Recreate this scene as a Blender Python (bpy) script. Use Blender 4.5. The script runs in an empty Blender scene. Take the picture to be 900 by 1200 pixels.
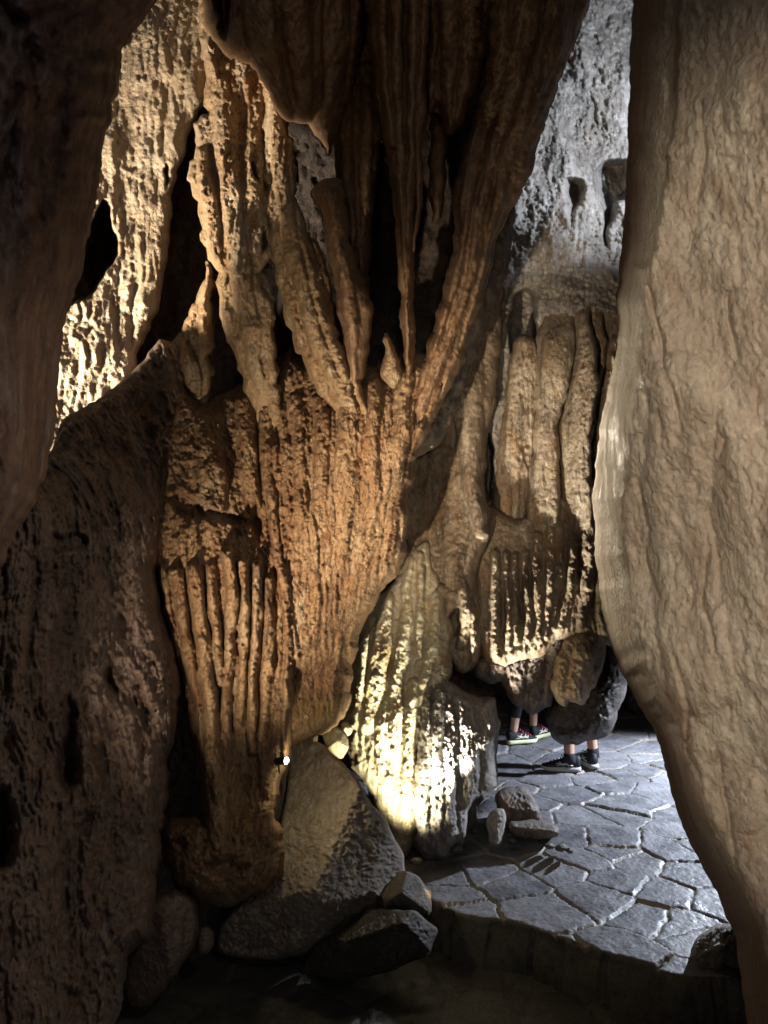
import bpy, math, random
import numpy as np
from mathutils import Vector, Matrix

SC = bpy.context.scene
COL = SC.collection
R = math.radians

# ------------------------------------------------------------------ camera
CAM_H, PITCH = 1.75, 3.0
F, CX, CY = 866.0, 450.0, 600.0            # focal length and centre in photo pixels (900 x 1200)
FW = np.array([0.0, math.cos(R(PITCH)), math.sin(R(PITCH))])
UP = np.array([0.0, -math.sin(R(PITCH)), math.cos(R(PITCH))])
RT = np.array([1.0, 0.0, 0.0])
CP = np.array([0.0, 0.0, CAM_H])

def at(x, y, d):
    """point (or points) seen at photo position x, y and standing d metres down the view"""
    x = np.asarray(x, float); y = np.asarray(y, float); d = np.asarray(d, float)
    a = (x - CX) / F * d; b = -(y - CY) / F * d
    return CP + a[..., None] * RT + b[..., None] * UP + d[..., None] * FW

def on_floor(x, y, z):
    """point of the level plane z seen at photo position x, y"""
    v = (x - CX) / F * RT - (y - CY) / F * UP + FW
    t = (z - CAM_H) / v[2]
    return CP + v * t

cam_d = bpy.data.cameras.new('camera')
cam = bpy.data.objects.new('camera', cam_d); COL.objects.link(cam)
cam.location = (0, 0, CAM_H); cam.rotation_euler = (R(90 + PITCH), 0, 0)
cam_d.sensor_fit = 'VERTICAL'; cam_d.sensor_height = 36.0; cam_d.sensor_width = 27.0
cam_d.lens = 36.0 * F / 1200.0
cam_d.clip_start = 0.02; cam_d.clip_end = 500
cam_d.dof.use_dof = True; cam_d.dof.focus_distance = 3.6; cam_d.dof.aperture_fstop = 7.0
SC.camera = cam

# ------------------------------------------------------------------ noise
class Noise:
    def __init__(s, seed):
        r = np.random.RandomState(seed)
        s.p = np.concatenate([r.permutation(256)] * 3).astype(np.int32)
        g = r.normal(size=(256, 3)); s.g = g / np.linalg.norm(g, axis=1)[:, None]
    def __call__(s, P):
        i = np.floor(P).astype(np.int64); f = P - i; i &= 255
        u = f * f * f * (f * (f * 6 - 15) + 10)
        out = 0
        for a in (0, 1):
            wa = u[:, 0] if a else 1 - u[:, 0]
            for b in (0, 1):
                wb = u[:, 1] if b else 1 - u[:, 1]
                for c in (0, 1):
                    wc = u[:, 2] if c else 1 - u[:, 2]
                    h = s.p[s.p[s.p[(i[:, 0] + a)] + i[:, 1] + b] + i[:, 2] + c]
                    g = s.g[h]
                    out = out + wa * wb * wc * (g[:, 0] * (f[:, 0] - a) + g[:, 1] * (f[:, 1] - b) + g[:, 2] * (f[:, 2] - c))
        return out * 1.6

NZ = Noise(7)
def fbm(P, freq, octs=3, sz=1.0, seed=0.0, gain=0.5):
    q = P * np.array([freq, freq, freq * sz]) + seed * 17.31
    o = 0; a = 1.0
    for k in range(octs):
        o = o + a * NZ(q); q = q * 2.03 + 5.7; a *= gain
    return o
def billow(P, freq, octs=2, sz=1.0, seed=0.0, gain=0.5):
    q = P * np.array([freq, freq, freq * sz]) + seed * 11.7
    o = 0; a = 1.0
    for k in range(octs):
        o = o + a * (np.abs(NZ(q)) * 2 - 0.6); q = q * 2.1 + 3.3; a *= gain
    return o

# ------------------------------------------------------------------ outlines
def densify(poly, step=4.0):
    out = []
    n = len(poly)
    for i in range(n):
        a = np.array(poly[i], float); b = np.array(poly[(i + 1) % n], float)
        k = max(1, int(np.linalg.norm(b - a) / step))
        for j in range(k): out.append(a + (b - a) * j / k)
    return np.array(out)

def smooth_poly(p, it=2):
    for _ in range(it):
        p = (np.roll(p, 1, 0) + 2 * p + np.roll(p, -1, 0)) / 4
    return p

def inside(poly, X, Y):
    r = np.zeros(X.shape, bool); n = len(poly)
    for i in range(n):
        x1, y1 = poly[i]; x2, y2 = poly[(i + 1) % n]
        if y1 == y2: continue
        c = ((y1 > Y) != (y2 > Y))
        if not c.any(): continue
        r ^= c & (X < (x2 - x1) * (Y - y1) / (y2 - y1) + x1)
    return r

def seg_dist(poly, X, Y, closed=True, near=False):
    """distance to an outline, nearest point too if asked"""
    best = np.full(X.shape, 1e18); bx = np.zeros(X.shape); by = np.zeros(X.shape)
    n = len(poly)
    for i in range(n if closed else n - 1):
        x1, y1 = poly[i]; x2, y2 = poly[(i + 1) % n]
        dx, dy = x2 - x1, y2 - y1; L = dx * dx + dy * dy + 1e-9
        t = np.clip(((X - x1) * dx + (Y - y1) * dy) / L, 0, 1)
        qx = x1 + t * dx; qy = y1 + t * dy
        d = (X - qx) ** 2 + (Y - qy) ** 2
        m = d < best
        best = np.where(m, d, best)
        if near: bx = np.where(m, qx, bx); by = np.where(m, qy, by)
    best = np.sqrt(best)
    return (best, bx, by) if near else best

def sstep(x): x = np.clip(x, 0, 1); return x * x * (3 - 2 * x)

def surface_fit(ctrl):
    """smooth interpolation of (x, y, value) control points"""
    c = np.array(ctrl, float); n = len(c)
    if n == 1: return lambda X, Y: np.full(X.shape, c[0, 2])
    if n < 4:
        m = c.mean(0)
        s = np.linalg.lstsq(c[:, :2] - m[:2], c[:, 2] - m[2], rcond=0.3)[0]
        return lambda X, Y: m[2] + s[0] * (X - m[0]) + s[1] * (Y - m[1])
    def U(r2): return r2 * np.log(r2 + 1e-9) * 0.5
    x = c[:, :2] / 300.0
    K = U(((x[:, None] - x[None]) ** 2).sum(-1)) + np.eye(n) * 1e-3
    Pm = np.c_[np.ones(n), x]
    A = np.block([[K, Pm], [Pm.T, np.zeros((3, 3))]])
    s = np.linalg.solve(A, np.r_[c[:, 2], 0, 0, 0])
    def f(X, Y):
        X = X / 300.0; Y = Y / 300.0
        o = s[n] + s[n + 1] * X + s[n + 2] * Y
        for i in range(n): o = o + s[i] * U((X - x[i, 0]) ** 2 + (Y - x[i, 1]) ** 2)
        return o
    return f

# ------------------------------------------------------------------ objects
def tag(o, label=None, cat=None, group=None, kind=None):
    if label: o['label'] = label
    if cat: o['category'] = cat
    if group: o['group'] = group
    if kind: o['kind'] = kind
    return o

def make_mesh(name, V, faces, mat, parent=None, smooth=True, tint=None, origin=None):
    V = np.asarray(V, float)
    if origin is None:
        origin = np.array([(V[:, 0].min() + V[:, 0].max()) / 2, (V[:, 1].min() + V[:, 1].max()) / 2, V[:, 2].min()]) if parent is None else np.zeros(3)
    me = bpy.data.meshes.new(name)
    if isinstance(faces, np.ndarray):
        k = faces.shape[1]
        me.vertices.add(len(V)); me.vertices.foreach_set('co', (V - origin).astype(np.float32).ravel())
        me.loops.add(faces.size); me.loops.foreach_set('vertex_index', faces.astype(np.int32).ravel())
        me.polygons.add(len(faces)); me.polygons.foreach_set('loop_start', (np.arange(len(faces)) * k).astype(np.int32))
        me.update(calc_edges=True); me.validate()
    else:
        me.from_pydata([tuple(v) for v in (V - origin)], [], faces); me.update()
    me.polygons.foreach_set('use_smooth', np.full(len(me.polygons), smooth))
    if tint is not None:
        a = me.attributes.new('tint', 'FLOAT', 'POINT'); a.data.foreach_set('value', np.asarray(tint, np.float32))
    me.materials.append(mat)
    o = bpy.data.objects.new(name, me); COL.objects.link(o)
    if parent is not None: o.parent = parent
    o.location = origin
    return o

def grid_cells(poly, step, seed, wig):
    """grid inside a slightly ragged copy of an outline; returns points, quads, edge flag, edge distance"""
    p = smooth_poly(densify(poly, 4.0), 2)
    if wig:
        q = np.c_[p / 22.0, np.full(len(p), seed * 3.1)]
        q2 = np.c_[p / 7.0, np.full(len(p), seed * 5.3)]
        p = p + wig * np.c_[NZ(q), NZ(q + 40)] * 1.2 + wig * 0.7 * np.c_[NZ(q2), NZ(q2 + 40)]
    x0, y0 = p.min(0) - step; x1, y1 = p.max(0) + step
    gx = np.arange(x0, x1 + step, step); gy = np.arange(y0, y1 + step, step)
    X, Y = np.meshgrid(gx, gy)
    IN = inside(p, X, Y)
    cell = IN[:-1, :-1] & IN[1:, :-1] & IN[:-1, 1:] & IN[1:, 1:]
    cnt = np.zeros(X.shape, int)
    cnt[:-1, :-1] += cell; cnt[1:, :-1] += cell; cnt[:-1, 1:] += cell; cnt[1:, 1:] += cell
    used = cnt > 0
    idx = -np.ones(X.shape, int); idx[used] = np.arange(used.sum())
    q = np.stack([idx[:-1, :-1], idx[1:, :-1], idx[1:, 1:], idx[:-1, 1:]], -1)[cell]
    px, py = X[used].copy(), Y[used].copy(); edge = cnt[used] < 4
    ex, ey = px[edge], py[edge]
    d, bx, by = seg_dist(p, ex, ey, near=True)
    ok = d < step * 1.6
    px[edge] = np.where(ok, bx, ex); py[edge] = np.where(ok, by, ey)
    de = seg_dist(p[::2], px, py); de[edge] = 0
    return px, py, q, edge, de

def flute_relief(fl, X, Y):
    """height of tapering ribs: each a list of (x, y, half width px, height m)"""
    o = np.zeros(X.shape)
    for f in fl:
        f = np.array(f, float)
        w = f[:, 2].max()
        m = (X > f[:, 0].min() - w) & (X < f[:, 0].max() + w) & (Y > f[:, 1].min() - w) & (Y < f[:, 1].max() + w)
        if not m.any(): continue
        x = X[m]; y = Y[m]; best = np.zeros(x.shape)
        for i in range(len(f) - 1):
            dx, dy = f[i + 1, :2] - f[i, :2]; L = dx * dx + dy * dy + 1e-9
            t = np.clip(((x - f[i, 0]) * dx + (y - f[i, 1]) * dy) / L, 0, 1)
            r2 = (x - f[i, 0] - t * dx) ** 2 + (y - f[i, 1] - t * dy) ** 2
            ww = f[i, 2] + t * (f[i + 1, 2] - f[i, 2]); hh = f[i, 3] + t * (f[i + 1, 3] - f[i, 3])
            b = hh * np.sqrt(np.clip(1 - r2 / (ww * ww + 1e-6), 0, 1))
            best = np.where(np.abs(b) > np.abs(best), b, best)
        o[m] = np.where(best > 0, np.maximum(o[m], best), o[m] + best)
    return o

def auto_flutes(poly, n, w, h, length, seed, lean=lambda x, y: 0.0, bend=6, sag=0.0):
    """n random ribs running down the rock inside an outline"""
    r = random.Random(seed); p = np.array(poly, float); out = []
    x0, y0 = p.min(0); x1, y1 = p.max(0)
    t = 0
    while len(out) < n and t < n * 40:
        t += 1
        x = r.uniform(x0, x1); y = r.uniform(y0, y1)
        if not inside(poly, np.array([x]), np.array([y]))[0]: continue
        L = r.uniform(*length); ww = r.uniform(*w); hh = r.uniform(*h)
        k = max(4, int(L / 18)); pts = []
        cx = x; ph = r.uniform(0, 6)
        for i in range(k + 1):
            s = i / k; yy = y + L * s
            cx += lean(cx, yy) * L / k + math.sin(ph + s * 7) * bend / k
            pr = min(1, s * 5) * (1 - 0.65 * s)
            pts.append((cx, yy, ww * (0.55 + 0.45 * pr), hh * max(pr, 0.05)))
        out.append(pts)
    return out

SEED = [0]
def rock(name, label, cat, poly, ctrl, mat, step=2.0, R_px=14, R_m=0.12, thick=0.3, flutes=(), holes=(), lumps=0.03,
         ribs=0.010, crust=0.006, grain=0.003, sz=0.35, wig=2.0, group=None, fn=None, kind=None, fl_scale=1.0, pits=0.0, terr_k=0.4, grow=0.0):
    """one rock formation: outline with its own distance, rounded rim, ribs, recesses, crust, and a closed back"""
    SEED[0] += 1; sd = SEED[0]
    crust *= 1.95; grain *= 2.4; ribs *= 1.35; wig *= 1.35
    if grow:
        pp = densify(poly, 6.0); tt = np.roll(pp, -1, 0) - np.roll(pp, 1, 0); nn = np.c_[tt[:, 1], -tt[:, 0]]; nn /= np.linalg.norm(nn, axis=1)[:, None] + 1e-9
        ar = 0.5 * np.sum(pp[:, 0] * np.roll(pp[:, 1], -1) - pp[:, 1] * np.roll(pp[:, 0], -1)); poly = pp + nn * grow * (1 if ar > 0 else -1)
    px, py, q, edge, de = grid_cells(poly, step, sd, wig)
    base = surface_fit(ctrl)(px, py)
    t = np.clip(de / R_px, 0, 1)
    rim = R_m * (1 - np.sqrt(np.clip(1 - (1 - t) ** 2, 0, 1)))
    d = base + rim
    if fn is not None: d = d + fn(px, py)
    P = at(px, py, base)
    att = 0.35 + 0.65 * np.clip(de / 10.0, 0, 1)
    if flutes: 
        wv = NZ(np.c_[px / 14.0, py / 40.0, np.full(px.shape, sd * 2.2)]) * 3.0
        wh = NZ(np.c_[px / 30.0, py / 34.0, np.full(px.shape, sd * 1.2)])
        d = d - fl_scale * flute_relief(flutes, px + wv, py) * (1 + 0.28 * wh) * att
    for hp, hd, soft in holes:
        hp2 = smooth_poly(densify(hp, 4.0), 1)
        wob = NZ(np.c_[px / 16.0, py / 16.0, np.full(px.shape, sd * 4.2)]) * 3.5
        ins = inside(hp2, px + wob, py + wob * .5)
        if ins.any():
            dd = seg_dist(hp2[::2], px[ins] + wob[ins], py[ins] + wob[ins] * .5)
            d[ins] += hd * sstep(dd / soft)
    Pw = P + 0.035 * np.c_[NZ(P * 5 + 3), NZ(P * 5 + 13), 0.5 * NZ(P * 5 + 23)]
    m1 = 0.35 + 1.0 * sstep(0.5 + 0.9 * NZ(P * 2.3 + sd)); m2 = 0.35 + 1.0 * sstep(0.5 + 1.1 * NZ(P * 3.1 + sd + 50))
    disp = np.zeros(len(px))
    if lumps: disp += lumps * fbm(P, 2.6, 3, 0.6, sd)
    if ribs: disp += ribs * m1 * (1.1 * fbm(Pw, 10.0, 2, 0.10, sd + 3) - 0.9 * billow(Pw, 15.0, 2, 0.09, sd + 9) - 0.65 * billow(Pw, 31.0, 2, 0.10, sd + 4))
    if crust:
        f = fbm(Pw, 5.5, 3, sz, sd + 15) * 4.0; fl_ = np.floor(f); terr = fl_ + sstep((f - fl_) * 2.6) - f * 0.8
        disp += crust * m2 * (terr_k * terr - 0.6 * billow(Pw, 12.0, 3, sz * .8, sd + 5, 0.62) + 0.45 * billow(Pw, 27.0, 3, sz + .1, sd + 6, .65))
    if grain: disp += grain * (fbm(P, 48.0, 2, 0.6, sd + 7, 0.7) - 0.6 * billow(P, 70.0, 1, 0.7, sd + 8))
    if pits:
        v = fbm(Pw, 7.0, 2, 0.5, sd + 8); disp -= pits * sstep((v - 0.25) / 0.3)
    d = d - disp * att
    front = at(px, py, d)
    nb = np.where(~edge)[0]
    bmap = np.arange(len(px)); bmap[nb] = len(px) + np.arange(len(nb))
    tb = np.clip(de[nb] / max(R_px * 2.5, 20), 0, 1)
    back_d = np.maximum((base + R_m)[nb] + thick * np.sqrt(np.clip(1 - (1 - tb) ** 2, 0, 1)), d[nb] + 0.02)
    back = at(px[nb], py[nb], back_d)
    V = np.r_[front, back]
    Fq = np.r_[q, bmap[q][:, ::-1]]
    o = make_mesh(name, V, Fq, mat)
    tag(o, label, cat, group, kind)
    return o

# ------------------------------------------------------------------ materials
def node_mat(name):
    m = bpy.data.materials.new(name); m.use_nodes = True
    nt = m.node_tree; nt.nodes.clear()
    out = nt.nodes.new('ShaderNodeOutputMaterial'); b = nt.nodes.new('ShaderNodeBsdfPrincipled')
    nt.links.new(b.outputs[0], out.inputs[0])
    return m, nt, b

def rock_mat(name, c1, c2, c3, streak=0.6, bump=0.6, scale=1.0, rough=0.8, speck=0.5, spec=0.5, stain=(0.3, 0.14, 0.05), stain_amt=0.35, pale=(0.5, 0.45, 0.36), pale_amt=0.3, bump_d=0.03, var=.6):
    m, nt, b = node_mat(name); N = nt.nodes; L = nt.links
    tc = N.new('ShaderNodeTexCoord')
    def noise(sc, det=6, vz=1.0, off=0.0, ro=0.6):
        mp = N.new('ShaderNodeMapping'); mp.inputs['Scale'].default_value = (1, 1, vz); mp.inputs['Location'].default_value = (off, off * .7, off * .3)
        L.new(tc.outputs['Object'], mp.inputs[0])
        n = N.new('ShaderNodeTexNoise'); n.inputs['Scale'].default_value = sc * scale; n.inputs['Detail'].default_value = det; n.inputs['Roughness'].default_value = ro
        L.new(mp.outputs[0], n.inputs[0]); return n.outputs[0]
    def ramp(s, a, bb, lo=0.0, hi=1.0):
        r = N.new('ShaderNodeMapRange'); r.inputs[1].default_value = a; r.inputs[2].default_value = bb; r.inputs[3].default_value = lo; r.inputs[4].default_value = hi
        r.interpolation_type = 'SMOOTHSTEP'; L.new(s, r.inputs[0]); return r.outputs[0]
    def mix(f, a, c):
        x = N.new('ShaderNodeMix'); x.data_type = 'RGBA'
        if hasattr(f, 'is_output'): L.new(f, x.inputs[0])
        else: x.inputs[0].default_value = f
        for s, v in ((6, a), (7, c)):
            if hasattr(v, 'is_output'): L.new(v, x.inputs[s])
            else: x.inputs[s].default_value = (*v, 1)
        return x.outputs[2]
    col = mix(ramp(noise(3.2, 8), 0.38, 0.62), c1, c2)
    col = mix(ramp(noise(9, 8, 0.6, 3), 0.5, 0.72), col, c3)
    s1 = ramp(noise(11, 5, 0.10, 9), 0.52, 0.72, 0, streak * stain_amt * 2)
    col = mix(s1, col, stain)
    col = mix(ramp(noise(15, 5, 0.16, 15), 0.55, 0.75, 0, pale_amt), col, pale)
    col = mix(ramp(noise(75, 4, 0.8, 21), 0.56, 0.72, 0, speck), col, tuple(v * 0.25 for v in c1))
    col = mix(ramp(noise(120, 3, 1, 31), 0.60, 0.75, 0, speck * 0.7), col, tuple(min(1, v * 1.5) for v in pale))
    col = mix(ramp(noise(4.5, 7, 0.14, 71, .68), 0.54, 0.66, 0, var), col, tuple(v * 0.30 for v in c3))
    col = mix(ramp(noise(5.5, 7, 0.13, 81, .68), 0.56, 0.67, 0, var), col, pale)
    col = mix(ramp(noise(7, 7, 0.3, 91, .7), 0.56, 0.68, 0, var * .8), col, stain)
    col = mix(ramp(noise(26, 7, 0.35, 51, .72), 0.50, 0.66, 0, .75 * min(1, speck * 1.6)), col, tuple(v * 0.42 for v in c3))
    col = mix(ramp(noise(38, 7, 0.5, 61, .72), 0.54, 0.68, 0, .55), col, tuple(min(1, v * 1.15) for v in pale))
    L.new(col, b.inputs['Base Color'])
    L.new(ramp(noise(14, 6, 0.5, 41), 0.36, 0.60, rough - 0.28, min(1, rough + 0.12)), b.inputs['Roughness'])
    b.inputs['Specular IOR Level'].default_value = spec
    bp = N.new('ShaderNodeBump'); bp.inputs['Strength'].default_value = bump; bp.inputs['Distance'].default_value = bump_d
    L.new(noise(55, 8, 0.45, 5, 0.7), bp.inputs['Height'])
    vo = N.new('ShaderNodeTexVoronoi'); vo.inputs['Scale'].default_value = 90 * scale
    L.new(tc.outputs['Object'], vo.inputs['Vector'])
    bp2 = N.new('ShaderNodeBump'); bp2.inputs['Strength'].default_value = bump * 0.6; bp2.inputs['Distance'].default_value = bump_d * .33; bp2.invert = True
    L.new(vo.outputs['Distance'], bp2.inputs['Height']); L.new(bp.outputs[0], bp2.inputs['Normal'])
    L.new(bp2.outputs[0], b.inputs['Normal'])
    return m

def plain(name, c, rough=0.6, spec=0.3, metal=0.0, emit=None, var=0.15, scale=60):
    m, nt, b = node_mat(name); N = nt.nodes; L = nt.links
    n = N.new('ShaderNodeTexNoise'); n.inputs['Scale'].default_value = scale; n.inputs['Detail'].default_value = 4
    tc = N.new('ShaderNodeTexCoord'); L.new(tc.outputs['Object'], n.inputs[0])
    x = N.new('ShaderNodeMix'); x.data_type = 'RGBA'; L.new(n.outputs[0], x.inputs[0])
    x.inputs[6].default_value = (*[v * (1 - var) for v in c], 1); x.inputs[7].default_value = (*[min(1, v * (1 + var)) for v in c], 1)
    L.new(x.outputs[2], b.inputs['Base Color'])
    b.inputs['Roughness'].default_value = rough; b.inputs['Specular IOR Level'].default_value = spec; b.inputs['Metallic'].default_value = metal
    if emit: b.inputs['Emission Color'].default_value = (*emit[0], 1); b.inputs['Emission Strength'].default_value = emit[1]
    return m

M_ochre = rock_mat('ochre_flowstone', (0.29, 0.165, 0.08), (0.42, 0.28, 0.155), (0.18, 0.095, 0.045), pale=(0.54, 0.44, 0.31), stain=(0.24, 0.10, 0.03), stain_amt=.6, bump=.8, speck=.7)
M_honey = rock_mat('honey_stalactite', (0.42, 0.28, 0.15), (0.52, 0.39, 0.24), (0.30, 0.18, 0.09), pale=(0.66, 0.58, 0.45), pale_amt=0.7, stain=(0.36, 0.17, 0.055), stain_amt=.55, bump=.8)
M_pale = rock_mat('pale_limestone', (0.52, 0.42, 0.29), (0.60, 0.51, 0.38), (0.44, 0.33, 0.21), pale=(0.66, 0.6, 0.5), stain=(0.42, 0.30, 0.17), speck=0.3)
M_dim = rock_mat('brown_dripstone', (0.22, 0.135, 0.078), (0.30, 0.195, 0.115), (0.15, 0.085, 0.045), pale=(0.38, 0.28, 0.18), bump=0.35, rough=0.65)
M_umber = rock_mat('umber_limestone', (0.165, 0.115, 0.09), (0.225, 0.165, 0.135), (0.12, 0.075, 0.055), pale=(0.33, 0.265, 0.225), rough=0.62, spec=0.5, stain=(0.16, 0.08, 0.05))
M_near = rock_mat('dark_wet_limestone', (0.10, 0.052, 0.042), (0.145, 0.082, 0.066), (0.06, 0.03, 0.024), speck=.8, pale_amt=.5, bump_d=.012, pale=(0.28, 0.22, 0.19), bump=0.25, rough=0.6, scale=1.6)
M_tan = rock_mat('tan_limestone', (0.44, 0.36, 0.275), (0.55, 0.475, 0.375), (0.39, 0.295, 0.215), bump_d=.014, spec=.12, var=.28, pale=(0.62, 0.55, 0.44), pale_amt=.6, bump=0.8, streak=0.8, speck=0.3, stain=(0.40, 0.25, 0.17), rough=0.8, scale=.9)
M_buff = rock_mat('buff_drapery', (0.235, 0.175, 0.115), (0.31, 0.245, 0.17), (0.16, 0.11, 0.065), var=.75, pale=(0.5, 0.44, 0.35), stain=(0.28, 0.14, 0.05))
M_grey = rock_mat('grey_limestone', (0.27, 0.245, 0.215), (0.37, 0.345, 0.31), (0.16, 0.14, 0.12), pale=(0.6, 0.58, 0.54), stain=(0.16, 0.12, 0.09))
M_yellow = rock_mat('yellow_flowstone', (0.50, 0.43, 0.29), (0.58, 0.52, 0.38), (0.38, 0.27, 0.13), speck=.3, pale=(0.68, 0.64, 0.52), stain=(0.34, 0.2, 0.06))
M_boulder = rock_mat('boulder_limestone', (0.19, 0.15, 0.12), (0.26, 0.21, 0.165), (0.13, 0.095, 0.07), pale=(0.42, 0.38, 0.33), bump=0.5, stain=(0.18, 0.11, 0.06), speck=0.35, streak=0.2)
M_black_rock = rock_mat('near_black_rock', (0.05, 0.04, 0.034), (0.075, 0.062, 0.052), (0.035, 0.026, 0.022), pale=(0.11, 0.095, 0.085), pale_amt=.15, var=.15, stain=(0.07, 0.035, 0.02), rough=.6, spec=.4)
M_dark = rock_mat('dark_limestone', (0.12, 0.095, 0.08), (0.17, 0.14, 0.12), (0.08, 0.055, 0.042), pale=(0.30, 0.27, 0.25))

# ------------------------------------------------------------------ formations
def V(*a): return list(a)

# near dark rock at the left
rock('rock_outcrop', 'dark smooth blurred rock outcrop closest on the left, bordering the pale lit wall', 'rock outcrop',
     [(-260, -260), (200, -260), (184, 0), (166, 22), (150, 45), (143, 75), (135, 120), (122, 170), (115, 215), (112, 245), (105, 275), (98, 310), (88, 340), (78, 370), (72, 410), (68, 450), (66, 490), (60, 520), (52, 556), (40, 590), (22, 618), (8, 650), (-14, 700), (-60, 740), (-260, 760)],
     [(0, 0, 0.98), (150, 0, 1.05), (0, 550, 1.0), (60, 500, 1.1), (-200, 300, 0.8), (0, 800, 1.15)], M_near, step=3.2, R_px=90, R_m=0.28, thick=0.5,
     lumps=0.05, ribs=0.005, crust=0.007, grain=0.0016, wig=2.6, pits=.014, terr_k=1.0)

# pale lit wall behind it
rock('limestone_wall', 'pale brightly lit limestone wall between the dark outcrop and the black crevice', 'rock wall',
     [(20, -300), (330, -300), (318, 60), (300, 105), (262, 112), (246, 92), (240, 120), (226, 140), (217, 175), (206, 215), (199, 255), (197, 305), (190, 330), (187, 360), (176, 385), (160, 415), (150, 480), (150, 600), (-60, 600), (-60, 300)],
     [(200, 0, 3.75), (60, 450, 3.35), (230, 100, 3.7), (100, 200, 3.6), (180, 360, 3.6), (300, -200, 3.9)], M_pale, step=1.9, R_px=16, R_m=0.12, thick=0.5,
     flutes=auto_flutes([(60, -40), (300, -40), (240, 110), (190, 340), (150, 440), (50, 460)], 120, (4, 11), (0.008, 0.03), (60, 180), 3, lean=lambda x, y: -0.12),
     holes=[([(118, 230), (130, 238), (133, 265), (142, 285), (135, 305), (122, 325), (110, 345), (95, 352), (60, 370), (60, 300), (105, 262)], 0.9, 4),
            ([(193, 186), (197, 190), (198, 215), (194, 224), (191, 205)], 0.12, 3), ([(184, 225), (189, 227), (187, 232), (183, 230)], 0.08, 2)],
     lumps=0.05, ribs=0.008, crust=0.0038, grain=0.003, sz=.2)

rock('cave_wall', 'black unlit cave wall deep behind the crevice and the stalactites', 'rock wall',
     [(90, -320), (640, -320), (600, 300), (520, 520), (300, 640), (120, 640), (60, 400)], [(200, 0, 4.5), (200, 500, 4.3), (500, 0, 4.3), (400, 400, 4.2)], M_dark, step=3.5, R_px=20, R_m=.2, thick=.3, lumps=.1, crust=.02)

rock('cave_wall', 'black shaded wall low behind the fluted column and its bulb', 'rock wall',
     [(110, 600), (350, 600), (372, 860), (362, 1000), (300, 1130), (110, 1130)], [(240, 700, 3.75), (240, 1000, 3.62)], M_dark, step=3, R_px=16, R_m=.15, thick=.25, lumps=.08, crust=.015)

# stalactites lit from the left
ST = 'lit stalactites around the crevice'
rock('stalactite', 'broad golden stalactite slab just right of the black crevice', 'stalactite',
     [(240, -300), (345, -300), (335, 60), (322, 120), (325, 165), (320, 205), (318, 240), (313, 265), (317, 290), (306, 322), (318, 352), (320, 400), (322, 440), (330, 500), (322, 545), (304, 520), (288, 460), (278, 420), (270, 398), (264, 378), (258, 348), (254, 322), (245, 297), (237, 262), (230, 236), (220, 216), (222, 190), (232, 172), (230, 152), (236, 131), (247, 134), (245, 112), (243, 92), (236, 40)],
     [(280, 0, 3.45), (260, 300, 3.2), (310, 420, 3.08), (310, 540, 3.2), (300, 200, 3.25)], M_honey, step=1.6, R_px=9, R_m=0.07, thick=0.3,
     flutes=[V((258, 100, 10, .02), (268, 200, 16, .06), (282, 320, 14, .07), (300, 440, 9, .04)), V((300, 120, 10, .03), (296, 220, 14, .06), (300, 300, 8, .04)),
             V((236, 180, 8, .03), (244, 230, 10, .05), (256, 300, 8, .03)), V((285, 300, 6, .02), (296, 380, 8, .05), (303, 450, 6, .03))] +
     auto_flutes([(245, 40), (320, 40), (312, 440), (286, 440), (250, 300), (228, 200)], 45, (3, 8), (0.01, 0.035), (40, 130), 5, lean=lambda x, y: 0.12),
     holes=[([(292, 186), (299, 190), (303, 205), (306, 215), (300, 216), (295, 203)], 0.1, 3), ([(310, 262), (314, 268), (312, 290), (306, 300), (304, 285)], 0.12, 3)],
     lumps=0.03, ribs=0.011, crust=0.0075, grain=0.005, sz=.3, fl_scale=1.5, terr_k=.7, wig=4.2, grow=2.5, group=ST)
rock('stalactite', 'short rust brown stalactite with rounded shoulder hanging inside the black crevice', 'stalactite',
     [(245, 300), (252, 330), (254, 370), (251, 420), (247, 470), (240, 488), (232, 478), (220, 460), (207, 435), (198, 415), (196, 402), (212, 386), (224, 362), (236, 332)],
     [(225, 400, 3.3), (245, 320, 3.4), (240, 480, 3.25)], M_honey, step=1.5, R_px=8, R_m=0.07, thick=0.2,
     flutes=[V((208, 404, 9, .03), (222, 430, 12, .06), (238, 480, 5, .03)), V((243, 330, 5, .03), (240, 400, 8, .05), (243, 470, 5, .03))],
     lumps=0.02, ribs=0.010, crust=0.0075, grain=0.005, sz=.3, fl_scale=1.5, terr_k=.7, wig=4.0, group=ST)
rock('stalactite', 'long slanting tan stalactite strip running down to the head of the central column', 'stalactite',
     [(322, 60), (332, 120), (338, 180), (347, 235), (360, 280), (372, 320), (384, 375), (400, 415), (418, 448), (436, 500), (430, 560), (408, 520), (388, 470), (370, 446), (357, 428), (344, 392), (334, 352), (325, 316), (320, 290), (315, 262), (313, 220), (312, 150), (310, 60)],
     [(320, 120, 3.2), (340, 300, 3.08), (400, 450, 2.98), (430, 550, 3.12)], M_honey, step=1.5, R_px=8, R_m=0.07, thick=0.25,
     flutes=[V((322, 120, 9, .03), (330, 220, 11, .05), (344, 300, 11, .06), (372, 400, 11, .06), (405, 470, 8, .04)), V((350, 270, 6, .03), (372, 350, 8, .05), (398, 430, 7, .04), (414, 480, 4, .03))] +
     auto_flutes([(315, 80), (330, 80), (360, 300), (405, 450), (380, 450), (330, 300)], 26, (2.5, 6), (0.01, 0.03), (30, 90), 8, lean=lambda x, y: 0.3),
     lumps=0.02, ribs=0.010, crust=0.0075, grain=0.005, sz=.3, fl_scale=1.5, terr_k=.7, wig=4.0, grow=3.5, group=ST)
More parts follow.
